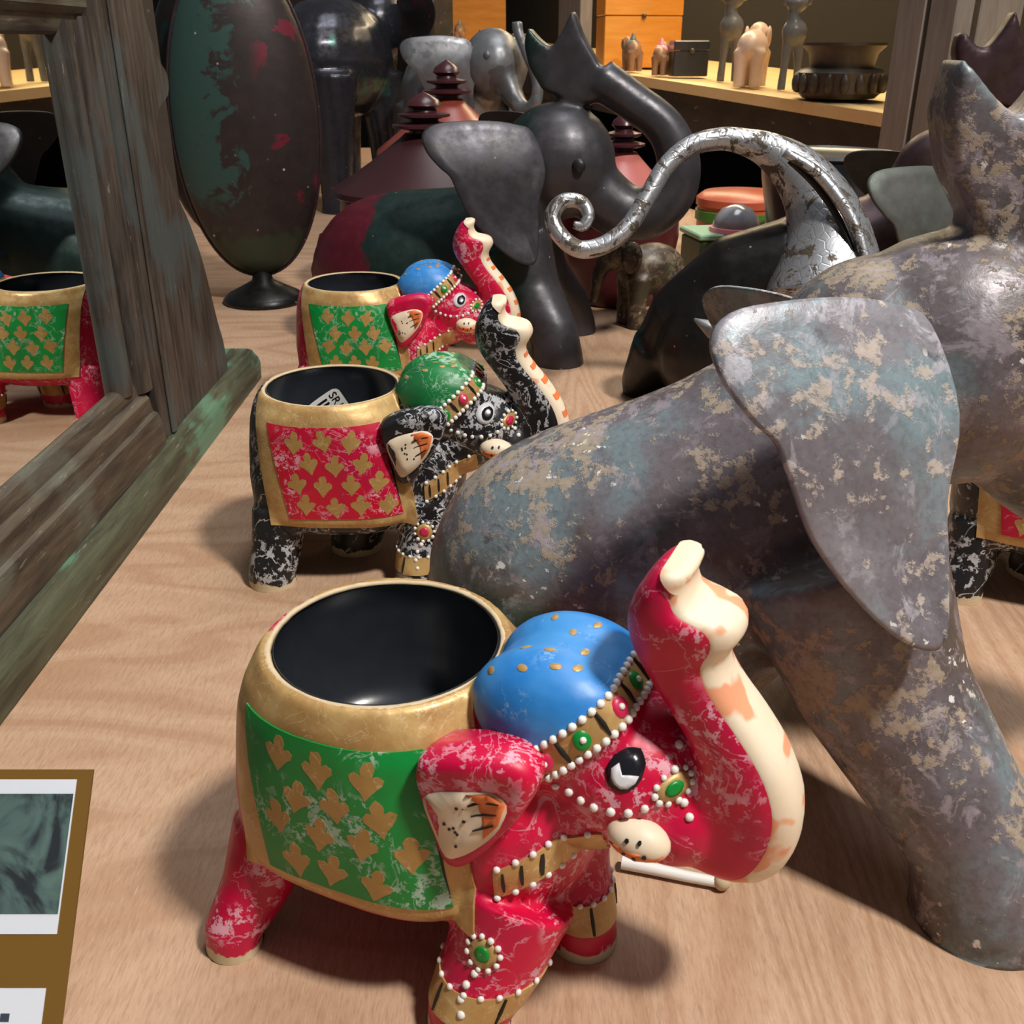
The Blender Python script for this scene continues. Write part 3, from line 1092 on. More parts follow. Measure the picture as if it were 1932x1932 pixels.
            for i in range(9):
                dx, dz = 3.6 + rnd.random() * 0.8, 6.2 + rnd.random() * 1.2
                q3 = disc(eb, dx, dz, 0.045, sd, 0.05, i, 6)
                if q3:
                    q3.build('ink_dot', M['ink'], eo)
        # tusk stub
        t = MB().ell((8.15, sd * 2.05, 6.55), (0.82, 0.55, 0.50), 20, 12, Matrix.Rotation(0.12, 3, 'Y'))
        to = t.build('tusk', M['cream'], root)
        tb_ = bvh_of(t)
        q = proj_patch(tb_, [(7.5, 6.5), (7.7, 6.58), (8.3, 6.55), (8.85, 6.48), (8.7, 6.3), (8.2, 6.2), (7.7, 6.28)], sd, 0.03)
        if q:
            q.build('orange_wash', M['orange'], to, angle=None)
        for dx, dz in ((8.0, 6.8), (8.3, 6.82), (7.95, 6.45), (8.2, 6.38), (8.45, 6.5)):
            q = disc(tb_, dx, dz, 0.055, sd, 0.05, 3, 6)
            if q:
                q.build('ink_dot', M['ink'], to)
        # eye
        h = bvh.ray_cast(V((7.62, sd * 10, 8.2)), V((0, -sd, 0)))
        if h[0]:
            q = disc(bvh, 7.62, 8.2, 0.44, sd, 0.05, 1, 18)
            eyo = q.build('eye', M['eyeblack' if eye == 'dark' else 'eyewhite'], root, angle=None) if q else None
            if eyo:
                eb2 = bvh
                if eye == 'dark':
                    q = proj_patch(bvh, [(7.30, 8.22), (7.45, 8.34), (7.58, 8.12), (7.75, 8.14), (7.95, 8.12), (7.90, 7.98), (7.76, 7.86), (7.6, 7.84), (7.44, 7.92), (7.33, 8.05)], sd, 0.09, (7.6, 8.0))
                    if q:
                        q.build('eye_white', M['eyewhite'], eyo, angle=None)
                else:
                    q = disc(bvh, 7.72, 8.2, 0.26, sd, 0.10, 1, 14)
                    if q:
                        q.build('pupil', M['eyeblack'], eyo, angle=None)
        # dotted lines and flower jewels
        def dotline(pts, nper, s=1.0, par=root):
            dense = subdivide(pts, 12)
            acc, sel = 1e9, []
            for i_, p in enumerate(dense):
                acc += np.linalg.norm(p - dense[i_ - 1]) if i_ else 0
                if acc >= 0.36:
                    sel.append(p)
                    acc = 0
            for p in sel:
                h = bvh.ray_cast(V((p[0], sd * 12, p[1])), V((0, -sd, 0)))
                if h[0]:
                    nn = h[1] if h[1].y * sd > 0 else -h[1]
                    add_bead(par, h[0] + nn * 0.03, nn, s * rnd.uniform(.85, 1.1))

        def flower(x, z, r, jm):
            q = disc(bvh, x, z, r * 0.85, sd, 0.05, 2, 16)
            if not q:
                return
            fo = q.build('flower_jewel', M['gold'], root, angle=None)
            q = disc(bvh, x, z, r * 0.46, sd, 0.10, 4, 12)
            if q:
                q.build('jewel_centre', M[jm], fo, angle=None)
            dotline([(x - 0.03, z), (x + 0.02, z)], 1, 0.8, fo)
            for k in range(11):
                t = 2 * math.pi * k / 11
                dotline([(x + r * math.cos(t), z + r * math.sin(t))] * 2, 1, 0.8, fo)
        jm = 'jgreen' if dots == 'green' else 'jred'
        flower(8.73, 7.75, 0.36, jm)
        flower(4.75, 2.95, 0.46, jm)
        dotline([(6.0, 7.55), (6.5, 7.3), (7.2, 7.2), (7.9, 7.25), (8.4, 7.45)], 4)
        dotline([(8.3, 9.2), (8.55, 8.8), (8.65, 8.3), (8.68, 8.1)], 2)
        dotline([(9.0, 7.3), (9.15, 7.05), (9.3, 6.8)], 2)
        dotline([(4.6, 2.35), (4.4, 1.95), (4.35, 1.5), (4.5, 1.15)], 3)
    # gilt collar
    colr = extract(solid, [(V((4.6, 0, 5.1)), V((-0.45, 0, 1.0))), (V((4.6, 0, 4.15)), V((0.45, 0, -1.0))), (V((4.75, 0, 0)), V((-1, 0, 0)))], 0.06, lambda c, n: c.x < 7.2 and n.z > -0.9)
    if colr.f:
        cl = colr.build('collar', M['gold'], root, fix=False, angle=60)
        for sd in sides:
            cb2 = bvh_of(colr)
            for x0 in (5.0, 5.4, 5.8):
                q = proj_strip(cb2, [(x0, 4.95 + 0.45 * (x0 - 4.6)), (x0 + 0.02, 4.3 + 0.45 * (x0 - 4.6))], 0.09, sd, 0.03, 3)
                if q:
                    q.build('ink_line', M['ink'], cl)
        for off in (5.12, 4.13):
            for i in range(24):
                t = math.radians(-95 + 190 * i / 23)
                d = V((math.cos(t), math.sin(t), 0.45 * math.cos(t))).normalized()
                c = V((4.2, 0, off - 0.18))
                h = bvh.ray_cast(c, d)
                if h[0] and 4.7 < h[0].x < 7.5:
                    add_bead(cl, h[0] + d * 0.06, d, 0.9)
    # leg bangles on the front legs
    for i, ((x, y), (tx, ty, tz, tr), frr) in enumerate(feet[:2] if col == 'red' else feet[:1]):
        b = extract(solid, [(V((0, 0, 1.75)), V((0, 0, 1))), (V((0, 0, 0.95)), V((0, 0, -1)))], 0.05, lambda c, n: math.hypot(c.x - x, c.y - y) < frr * 1.9)
        if b.f:
            bo_ = b.build('leg_bangle', M['gold'], root, fix=False, angle=60)
            zz = [v[2] for v in b.v]
            for k in range(16):
                t = 2 * math.pi * k / 16
                d = V((math.cos(t), math.sin(t), 0))
                h = bvh.ray_cast(V((x + (tx - x) * 0.3, y + (ty - y) * 0.3, 1.78)), d)
                if h[0] and (h[0] - V((x, y, 1.78))).length < frr * 2.2:
                    add_bead(bo_, h[0] + d * 0.05, d, 0.85)
            for k in range(5):
                t = 2 * math.pi * (k + 0.3) / 5
                d = V((math.cos(t), math.sin(t), 0))
                P_ = []
                for z in (1.7, 1.35, 1.0):
                    h = bvh.ray_cast(V((x + (tx - x) * z / tz, y + (ty - y) * z / tz, z)), d)
                    if h[0]:
                        P_.append(h[0] + d * 0.06)
                if len(P_) == 3:
                    MB().tube(P_, [0.04, 0.06, 0.04], 6).build('ink_line', M['ink'], bo_)
    # cream face of the trunk with orange bars
    ti, to, tw = subdivide(TR_IN, 4), subdivide(TR_OUT, 4), subdivide([(w,) for w in TR_W], 4)
    rows = []
    for a, b, w in zip(ti, to, tw):
        c, h = (a + b) / 2, (b - a)
        hl = np.linalg.norm(h)
        row, low = [], []
        for k in range(9):
            yy = w[0] * 0.87 * (k / 4 - 1)
            o0 = V((c[0] + h[0] / hl * (hl / 2 + 1.2), yy, c[1] + h[1] / hl * (hl / 2 + 1.2)))
            d = V((-h[0], 0, -h[1])).normalized()
            hh = bvh.ray_cast(o0, d, 1.2 + hl * 0.5)
            p = hh[0] - d * 0.085 if hh[0] is not None else V((c[0] + h[0] / hl * hl * 0.2, yy, c[1] + h[1] / hl * hl * 0.2))
            row.append(p)
        d = V((-h[0], 0, -h[1])).normalized()
        rows.append([row[0] + d * 0.13] + row + [row[-1] + d * 0.13])
    ti, to, rows = ti[1:], to[1:], rows[1:]
    n = len(rows[0])
    sm = MB()
    sm.add([p for r in rows for p in r], [(i * n + k, i * n + k + 1, (i + 1) * n + k + 1, (i + 1) * n + k) for i in range(len(rows) - 1) for k in range(n - 1)])
    tipm = extract(solid, [(V((8.15, 0, 13.0)), V((-0.75, 0, -0.66)))], 0.07, lambda c, n: c.z > 12.55 and c.x < 9.1)
    if tipm.f:
        tipm.build('trunk_tip', M['cream'], root, fix=False, angle=60)
    so = sm.build('trunk_face', M['cream'] if bars else M['cream_spot'], root, angle=None)
    i = 20
    lft = True
    while bars and i < len(rows) - 4:
        seg = 1 if bars else 2
        lo, hi = (2, 8) if bars else ((2, 5) if lft else (5, 8))
        if not bars and rnd.random() < 0.3:
            i += 2
            lft = not lft
            continue
        pm = MB()
        pts = []
        for j in range(i, i + seg + 1):
            a, b = ti[j], to[j]
            d = V((b[0] - a[0], 0, b[1] - a[1])).normalized()
            pts.append([p + d * 0.025 for p in rows[j][lo:hi + 1]])
        m_ = len(pts[0])
        pm.add([p for r in pts for p in r], [(q * m_ + k, q * m_ + k + 1, (q + 1) * m_ + k + 1, (q + 1) * m_ + k) for q in range(seg) for k in range(m_ - 1)])
        pm.build('orange_bar', M['orange'], so, angle=None)
        lft = not lft
        i += 3
    return root


def sticker_on(parent):
    """white price sticker with a barcode and the printed start of its number, on the far wall of the well"""
    def wall(x, y, l):
        # label x runs down to the right, label y up to the right
        a = -0.42 + x * 0.5 + y * 0.87
        z = 7.95 - x * 0.85 + y * 0.5
        r = (3.13 if z > 6.6 else 3.13 - (6.6 - z) * 0.2) - l
        t = math.pi / 2 - a / 3.1
        return Vector((r * math.cos(t), r * math.sin(t), z))
    vs, fs = [], []
    nx, ny = 8, 8
    for i in range(nx + 1):
        for j in range(ny + 1):
            x, y = 1.9 * i / nx, -2.4 * j / ny
            if i == 0 and j == 0:
                x, y = 0.09, -0.09
            vs.append(wall(x, y, 0.012))
    for i in range(nx):
        for j in range(ny):
            q = i * (ny + 1) + j
            fs.append((q, q + ny + 1, q + ny + 2, q + 1))
    so = MB().add(vs, fs).build('price_sticker', M['bead'], parent, angle=None)
    rnd = random.Random(5)
    x, k = 0.25, 0
    bars_ = MB()
    while x < 1.65:
        wd = rnd.choice((0.05, 0.08, 0.12))
        q = [wall(x + dx, -2.25 + 1.45 * t / 5, 0.035) for t in range(6) for dx in (0, wd)]
        bars_.add(q, [(2 * t, 2 * t + 1, 2 * t + 3, 2 * t + 2) for t in range(5)])
        x += wd + rnd.choice((0.07, 0.11))
    bo_ = bars_.build('barcode', M['ink'], so, angle=None)
    bo_['kind'] = 'stuff'
    cu = bpy.data.curves.new('txt', 'FONT')
    cu.body = 'SR1'
    cu.size = 0.62
    to = bpy.data.objects.new('txt', cu)
    COL.objects.link(to)
    bpy.context.view_layer.update()
    me = bpy.data.meshes.new_from_object(to.evaluated_get(bpy.context.evaluated_depsgraph_get()))
    bpy.data.objects.remove(to)
    t = MB()
    t.v = [tuple(wall(0.14 + v.co.x, -0.62 + v.co.y, 0.04)) for v in me.vertices]
    t.f = [tuple(p.vertices) for p in me.polygons]
    t.build('printed_number', M['ink'], so, angle=None, fix=False)


FT_NEAR = [((4.2, -3.65), (4.9, -2.0, 3.5, 1.7), 1.15), ((6.1, 0.2), (4.9, 1.6, 4.2, 1.3), 0.98), ((-3.3, -4.15), (-2.6, -2.5, 3.4, 1.3), 0.85), ((-2.6, 3.6), (-2.4, 2.6, 4.0, 1.35), 0.9)]
FT_BLACK = [((4.3, -3.6), (4.9, -2.0, 3.5, 1.7), 1.1), ((0.6, 0.4), (1.2, 1.0, 3.4, 1.5), 1.35), ((-2.9, -3.6), (-2.5, -2.5, 3.4, 1.35), 1.15), ((-2.8, 3.4), (-2.4, 2.6, 4.0, 1.4), 1.1)]

painted_elephant('red painted elephant with blue cap and green cloth in the foreground', (-3.52, 24.07), math.radians(-24), FT_NEAR, 'red', 'green', 'blue', 1, bars=False)
painted_elephant('black painted elephant with green cap and red cloth, sticker in its well', (-8.84, 47.2), math.radians(-1.7), FT_BLACK, 'black', 'crimson', 'capgreen', 2, dots='red', sticker=True, eye='light')
painted_elephant('red painted elephant with blue cap and green cloth behind the black one', (-11.12, 70.7), math.radians(-3), FT_BLACK, 'red', 'green', 'blue', 3, far_side=False, eye='light')
painted_elephant('black painted elephant with red cloth, half hidden behind the mottled metal elephant', (25.7, 44.5), math.radians(-25), FT_BLACK, 'black', 'crimson', 'capgreen', 4, dots='red')


# ------------------------------------------------------------------ seated sheet-metal elephants
EAR_OUT = [(0.0, 0.3), (-1.5, 0.9), (-3.5, 1.1), (-6.0, 1.0), (-7.9, 0.7), (-8.7, -0.1), (-8.4, -1.3), (-7.5, -2.4), (-6.7, -3.1), (-6.2, -4.2), (-5.3, -6.0), (-3.6, -7.9), (-2.0, -9.2), (-0.7, -9.7), (0.0, -9.3), (0.25, -7.0), (0.3, -5.0), (0.9, -2.5)]


def ear_sheet(scale=1.0, thick=0.16, bend=1.0, us=1.0):
    """sheet ear in its own plane: u backwards (-), w up; returned as (u, out, w) with a soft fold and beaten rim"""
    out = subdivide(EAR_OUT, 4, True)
    c = np.array((-2.6, -2.6))
    rings = []

    def rel(p):
        u, w = p
        return bend * (0.9 * math.sin(min(1, -u / 8.7) * math.pi * 0.5) * 1.2 + 0.35 * math.sin((w + 5) * 0.55)) * (1 if u < 0 else 0.3)
    ks = (1.0, 0.97, 0.8, 0.6, 0.4, 0.2, 0.05)
    fr = [[(c[0] + (p[0] - c[0]) * k, c[1] + (p[1] - c[1]) * k) for p in out] for k in ks]
    front = [[(p[0] * scale * us, (rel(p) + thick * 0.5 + (0.08 if k == 0.97 else 0)) * scale, p[1] * scale) for p in r] for k, r in zip(ks, fr)]
    back = [[(p[0] * scale * us, (rel(p) - thick * 0.5) * scale, p[1] * scale) for p in r] for k, r in zip(ks, fr)]
    return MB().loft(list(reversed(back)) + front)


def xform(mb, mat):
    o = MB()
    o.v = [tuple(mat @ Vector(p)) for p in mb.v]
    o.f = mb.f
    return o


def seated_elephant(label, origin, heading, mats, foot, rump, tip_off=(0, 0), head=(5.8, 15.2), ears=((-1, 0.5, 0.0), (1, 0.5, 0.0)), trunk=None, tip=None, voxel=0.26, hinge=(4.9, 3.6, 16.6), haunch=True, ear_scale=1.0, ear_us=1.0, head_r=(4.2, 3.6, 4.0), shoulder=(1.6, 9.6, 3.8, 4.3, 4.6), far_foot=None, group=True):
    root = thing('metal_elephant', label, 'elephant figurine', (origin[0], origin[1], 0), heading, 'dark metal elephants')
    mb = MB()
    rx, rz, ra, rb, rc = rump
    sx, sz, sa, sb, sc = shoulder
    # one smooth barrel from the rump up to the shoulders
    N = 16
    rings = []
    A0, A1 = np.array((rx, rz)), np.array((sx, sz))
    ax = (A1 - A0) / np.linalg.norm(A1 - A0)
    up_ = np.array((-ax[1], ax[0]))
    Lh = np.linalg.norm(A1 - A0)
    for i in range(N + 1):
        t = -ra + (Lh + ra + sa) * i / N
        e = 1.0
        if t < 0:
            e = math.sqrt(max(0.0004, 1 - (t / ra) ** 2))
        elif t > Lh:
            e = math.sqrt(max(0.0004, 1 - ((t - Lh) / sa) ** 2))
        k = min(1, max(0, t / Lh))
        k = k * k * (3 - 2 * k)
        ry, rv = (rb * (1 - k) + sb * k) * e, (rc * (1 - k) + sc * k) * e
        c = A0 + ax * t
        rings.append([(c[0] + up_[0] * rv * math.sin(2 * math.pi * q / 28), ry * math.cos(2 * math.pi * q / 28), c[1] + up_[1] * rv * math.sin(2 * math.pi * q / 28)) for q in range(28)])
    mb.loft(rings)
    mb.ell((rx, 0, rz), (ra, rb, rc))
    hx, hz = head
    mb.tube([(sx - 0.5, 0, sz), ((sx + hx) / 2 - 0.6, 0, (sz + hz) / 2 + 0.8), (hx - 1.0, 0, hz)], [4.0, 3.7, 3.6], 18)
    mb.ell((hx, 0, hz), head_r)
    mb.ell((hx + 1.5, 0, hz - 0.9), (3.0, 2.8, 2.7))
    mb.ell((hx - 2.3, 0, hz - 0.2), (3.3, 3.3, 3.4))
    fx, fy = foot
    mb.tube([(sx + 0.6, fy * 0.45, sz - 0.8), (sx + 0.45 * (fx - sx), fy * 0.62, sz * 0.55), (fx - 0.4, fy * 0.93, 2.4), (fx, fy, 0.7), (fx + 0.1, fy, -0.6)], [3.3, 2.6, 2.05, 2.1, 2.2], 20, up=(1, 0, 0))
    ffx, ffy = far_foot or (fx, -fy)
    mb.tube([(sx + 0.6, ffy * 0.45, sz - 0.8), (sx + 0.45 * (ffx - sx), ffy * 0.62, sz * 0.55), (ffx - 0.4, ffy * 0.93, 2.4), (ffx, ffy, 0.7), (ffx + 0.1, ffy, -0.6)], [3.3, 2.6, 2.05, 2.1, 2.2], 20, up=(1, 0, 0))
    if haunch:
        for sd in (-1, 1):
            mb.ell((rx + ra * 0.35, sd * rb * 0.70, 2.9), (3.0, 2.0, 3.1))
            mb.tube([(rx + ra * 0.3, sd * rb * 0.75, 1.4), (rx + ra * 0.6, sd * rb * 0.95, 1.1)], [1.5, 1.3], 12)
    tp = trunk or [(hx + 1.5, hz - 0.6, 2.7), (hx + 3.6, hz - 2.6, 2.5), (hx + 5.8, hz - 3.9, 2.3), (hx + 8.0, hz - 3.7, 2.1), (hx + 9.6, hz - 2.0, 1.9), (hx + 9.8, hz + 0.3, 1.75), (hx + 8.5, hz + 2.8, 1.55), (hx + 5.8, hz + 4.7, 1.5), (hx + 3.2, hz + 6.3, 1.6)]
    tp = [(p[0] + tip_off[0] * k_, p[1] + tip_off[1] * k_, p[2]) for p, k_ in zip(tp, (0, 0, 0, 0, 0.2, 0.4, 0.6, 0.9, 1))]
    T = subdivide(tp, 4)
    mb.tube([(p[0], 0, p[1]) for p in T], [p[2] for p in T], 18)
    dx, dz = hx - 5.8, hz - 15.2
    tpoly = tip or [(3.3, 25.3), (4.3, 24.3), (5.3, 23.6), (6.1, 24.9), (6.9, 26.5), (7.7, 24.6), (9.0, 22.6), (10.6, 20.9), (8.6, 19.6), (6.6, 19.9), (4.6, 20.6), (3.5, 22.3), (3.1, 23.8)]
    mb.prism([(p[0] + dx + tip_off[0], p[1] + dz + tip_off[1]) for p in tpoly], 'y', -1.15, 1.15, 0.25)
    body = organic(mb, voxel, 5, 0.5, None, 0.0)
    # beaten dents
    rnd = random.Random(7)
    body.build('body', mats[0], root, fix=False, angle=None)
    bvh = bvh_of(body)
    for sd, spread, tilt, *drop in ears:
        drop = drop[0] if drop else 0.0
        R = Matrix.Rotation(-sd * spread, 4, 'Z') @ Matrix.Rotation(tilt * sd, 4, 'X')
        Tm = Matrix.Translation(Vector((hinge[0] + dx, sd * hinge[1], hinge[2] + dz - drop)))
        e = ear_sheet(ear_scale, us=ear_us)
        if sd < 0:
            e.v = [(p[0], -p[1], p[2]) for p in e.v]
        # u backwards is -x already; spread turns the free edge outwards
        xform(e, Tm @ R).build('ear', mats[1], root, angle=None)
        h = bvh.ray_cast(Vector((hx + 2.2, sd * 12, hz + 0.1)), Vector((0, -sd, 0)))
        if h[0]:
            MB().ell(h[0] + Vector((0, sd * 0.15, 0)), (0.55, 0.35, 0.55), 16, 10).build('eye', mats[2], root, angle=None)
    # tail
    MB().tube([(rx - ra * 0.85, 0, rz + rc * 0.45), (rx - ra * 1.02, 0.3, rz), (rx - ra * 0.98, 0.8, rz - rc * 0.5)], [0.5, 0.4, 0.5], 10).build('tail', mats[0], root, angle=None)
    return root


seated_elephant('large mottled grey-purple metal elephant seated behind the foreground red one', (7.9, 31.0), math.radians(-5), (M['patina'], M['patina_ear'], M['patina']),
                (7.1, -7.7), (-5.0, 6.0, 5.7, 5.0, 6.4), ears=((-1, 0.26, 0.42), (1, 0.62, 0.25, 2.4)), voxel=0.22, far_foot=(6.0, 6.0), hinge=(3.7, 4.2, 17.1), ear_scale=0.88, ear_us=0.86, shoulder=(1.6, 10.9, 4.0, 4.3, 4.9), tip_off=(1.0, -1.4))
seated_elephant('dark iron elephant with maroon rump and big grey ear behind the red painted elephants', (-1.6, 87.7), math.radians(-10), (M['iron_body'], M['iron_ear'], M['iron']),
                (6.4, -5.2), (-8.8, 5.8, 7.4, 6.4, 6.8), ears=((-1, 0.30, 0.28), (1, 0.5, 0.25)), voxel=0.28, haunch=False, head_r=(4.8, 4.2, 4.6), head=(5.4, 15.4), hinge=(4.4, 4.0, 17.4))
seated_elephant('dark purple metal elephant mostly hidden behind the mottled one, grey-green ear showing', (29.8, 83.0), math.radians(-8), (M['purple_iron'], M['grey_iron'], M['purple_iron']),
                (6.0, -5.4), (-5.5, 5.6, 6.0, 5.6, 6.2), ears=((-1, 0.30, 0.28), (1, 0.5, 0.25)), voxel=0.36, haunch=False, hinge=(4.9, 3.8, 14.8))


# ------------------------------------------------------------------ standing mirror in a carved wooden frame
mr = thing('framed_mirror', 'standing mirror in a weathered carved wooden frame on a green-stained base', 'mirror', (-21.9, 40, 0))


def rel(mb, o=(-21.9, 40, 0)):
    mb.v = [(p[0] - o[0], p[1] - o[1], p[2] - o[2]) for p in mb.v]
    return mb


rel(MB().box((-22.3, 19, 5.5), (-21.92, 54, 26))).build('mirror_glass', M['mirror'], mr, smooth=False)
rel(MB().box((-23.2, 6, 2.4), (-22.35, 70, 30))).build('back_board', M['darkwood'], mr, smooth=False)
rail = [(-22.6, 2.2), (-20.75, 2.2), (-20.65, 4.2), (-20.72, 4.6), (-20.95, 4.72), (-21.0, 5.0), (-20.98, 5.6), (-21.15, 5.85), (-21.35, 5.95), (-21.38, 6.3), (-21.55, 6.7), (-21.8, 6.85), (-22.6, 6.85)]
rel(MB().loft([[(x, 17 + 0.0, z) for x, z in rail], [(x, 30, z + 0.03) for x, z in rail], [(x, 44, z - 0.02) for x, z in rail], [(x, 56.5 - 0.3 * (z - 2), z) for x, z in rail]])).build('bottom_rail', M['frame_h'], mr, angle=30)
rel(MB().loft([[(x, 17, 31.4 - z) for x, z in rail], [(x, 56.5 - 0.3 * (z - 2), 31.4 - z) for x, z in rail]])).build('top_rail', M['frame_h'], mr, angle=30)


def half_round(y0, y1, x_face, z0, z1):
    pr = []
    for k in range(9):
        t = math.pi * k / 8
        pr.append((x_face + 0.55 * math.sin(t), (y0 + y1) / 2 - (y1 - y0) / 2 * math.cos(t)))
    pr = [(-22.5, y0)] + pr + [(-22.5, y1)]
    return MB().loft([[(x, y, z) for x, y in pr] for z in (z0, z0 + (z1 - z0) * 0.35, z0 + (z1 - z0) * 0.7, z1)])


OUT = [(71.6, 2.3), (71.3, 4.5), (70.5, 6.2), (69.7, 8.5), (68.7, 11), (67.1, 13.5), (65.6, 15.2), (64.5, 16.6), (63.5, 18.2), (63.3, 19.5), (64.1, 20.7), (66.2, 21.4), (66.5, 22.5), (65.3, 23.4), (64.1, 25), (63.7, 27), (64.3, 30.2)]
for sgn in (1, -1):
    f = lambda y: y if sgn == 1 else 74.6 - y       # the near post mirrors the far one
    a, b = sorted((f(52.7), f(54.4)))
    rel(half_round(a, b, -21.75, 6.4, 25.2)).build('inner_moulding', M['frame'], mr, angle=40)
    a, b = sorted((f(54.7), f(56.7)))
    rel(half_round(a, b, -21.45, 6.0, 25.4)).build('outer_moulding', M['frame'], mr, angle=40)
    poly = [(56.6, 2.3)] + [tuple(p) for p in subdivide(OUT, 3)] + [(56.6, 30.2)]
    rel(MB().prism([(f(p[0]), p[1]) for p in poly], 'x', -22.6, -20.95, 0.12)).build('carved_post', M['frame'], mr, angle=30)
    rel(MB().box((-21.0, min(f(58.0), f(58.7)), 2.4), (-20.75, max(f(58.0), f(58.7)), 30.0), 0.1)).build('bead_strip', M['frame'], mr, angle=30)
base = [(-23.4, 0), (-20.0, 0), (-19.95, 1.3), (-20.1, 1.75), (-20.3, 1.95), (-20.55, 2.3), (-20.9, 2.4), (-23.4, 2.4)]
rel(MB().loft([[(x, y, z) for x, z in base] for y in (-3.0, 15, 35, 55, 76.6, 77.2)])).build('base_plinth', M['base_green'], mr, angle=30)

# ------------------------------------------------------------------ oval metal ornament on a round foot
ov = thing('oval_ornament', 'tall dark oval metal ornament with green and red patina beside the mirror', 'ornament', (-25.6, 103.5, 0), math.radians(14))
mb = MB()
rings = []
for i in range(25):
    t = math.pi * i / 24
    z = 17.2 - 14.4 * math.cos(t)
    w = max(0.02, 6.9 * math.sin(t) ** 0.92)
    rings.append([(w * math.cos(2 * math.pi * k / 36), 3.0 * (w / 6.9) * sgn_pow(math.sin(2 * math.pi * k / 36), 1.15), z) for k in range(36)])
mb.loft(rings)
mb.build('oval_body', M['oval'], ov, angle=None)
MB().tube([(6.95 * math.sin(math.pi * i / 40) ** 0.92 * s_, 0, 17.2 - 14.5 * math.cos(math.pi * i / 40)) for s_ in (-1,) for i in range(1, 40)], 0.16, 8).build('beaten_rim', M['purple_iron'], ov, angle=None)
MB().tube([(6.95 * math.sin(math.pi * i / 40) ** 0.92, 0, 17.2 - 14.5 * math.cos(math.pi * i / 40)) for i in range(1, 40)], 0.16, 8).build('beaten_rim', M['purple_iron'], ov, angle=None)
bsr = []
for i in range(21):
    t = math.pi * i / 20
    w = max(0.02, 6.6 * math.sin(t) ** 0.9)
    bsr.append([(-2.2 + w * math.cos(2 * math.pi * k / 30), 4.2 + 2.4 * (w / 6.6) * math.sin(2 * math.pi * k / 30), 18.2 - 13.0 * math.cos(t)) for k in range(30)])
MB().loft(bsr).build('dark_backing', M['blackmetal'], ov, angle=None)  # black shape added behind the oval to fill the dark gap beside it
MB().lathe([(0.02, 0), (4.1, 0), (4.15, 0.35), (3.6, 0.9), (2.2, 1.6), (1.1, 2.2), (0.8, 3.2), (0.02, 3.3)], n=36, cap=False).build('round_foot', M['blackmetal'], ov, angle=None)


# ------------------------------------------------------------------ standing metal elephants further back
def standing_elephant(label, origin, heading, mats, scale, trunk=None, ear_spread=0.9, voxel=0.4):
    root = thing('metal_elephant', label, 'elephant figurine', (origin[0], origin[1], 0), heading, 'dark metal elephants')
    mb = MB()
    k = scale
    mb.ell((0, 0, 22 * k), (11 * k, 8.5 * k, 9 * k))
    for x, y in ((7, 4.6), (7, -4.6), (-6.5, 4.6), (-6.5, -4.6)):
        mb.tube([(x * 0.85 * k, y * 0.9 * k, 20 * k), (x * 0.95 * k, y * k, 10 * k), (x * k, y * 1.02 * k, 1.5 * k), (x * k, y * 1.02 * k, -0.5)], [4.0 * k, 2.9 * k, 2.4 * k, 2.7 * k], 16, up=(1, 0, 0))
    mb.ell((11.5 * k, 0, 27 * k), (5.6 * k, 5.2 * k, 5.8 * k))
    tp = trunk or [(14, 26, 3.4), (17.5, 22, 2.6), (20.5, 20, 2.0), (23.5, 21.5, 1.7), (24.5, 26, 1.5), (23, 31, 1.4), (20.5, 35, 1.7)]
    T = subdivide(tp, 3)
    mb.tube([(p[0] * k, 0, p[1] * k) for p in T], [p[2] * k for p in T], 14)
    body = organic(mb, voxel, 4, 0.5, None, 0.0)
    body.build('body', mats[0], root, fix=False, angle=None)
    for sd in (-1, 1):
        e = ear_sheet(1.35 * k, 0.16, 1.6)
        if sd < 0:
            e.v = [(p[0], -p[1], p[2]) for p in e.v]
        xform(e, Matrix.Translation(Vector((11 * k, sd * 4.6 * k, 30 * k))) @ Matrix.Rotation(-sd * ear_spread, 4, 'Z')).build('ear', mats[1], root, angle=None)
        MB().ell((14.5 * k, sd * 4.0 * k, 28.5 * k), (0.7 * k, 0.5 * k, 0.7 * k), 12, 8).build('eye', mats[0], root)
    MB().tube([(-10.5 * k, 0, 25 * k), (-12 * k, 0, 20 * k), (-11.5 * k, 0.6 * k, 13 * k)], [0.8 * k, 0.6 * k, 0.8 * k], 8).build('tail', mats[0], root)
    return root


standing_elephant('big shiny dark metal elephant standing at the back beside the oval ornament', (-28.0, 172.0), math.radians(58), (M['shiny'], M['oval']), 1.0)
standing_elephant('silver-grey metal elephant with thin raised trunk behind the red-brown lidded jars', (-8.8, 160.0), math.radians(-48), (M['silver_grey'], M['silver_grey']), 0.80,
                  trunk=[(14, 26, 3.0), (16.8, 22.0, 1.9), (19.8, 20.0, 1.3), (22.6, 21.5, 1.1), (22.6, 25.0, 1.0), (20.3, 28.5, 0.95), (18.2, 31.6, 0.9), (17.6, 33.6, 1.1)], ear_spread=0.75)


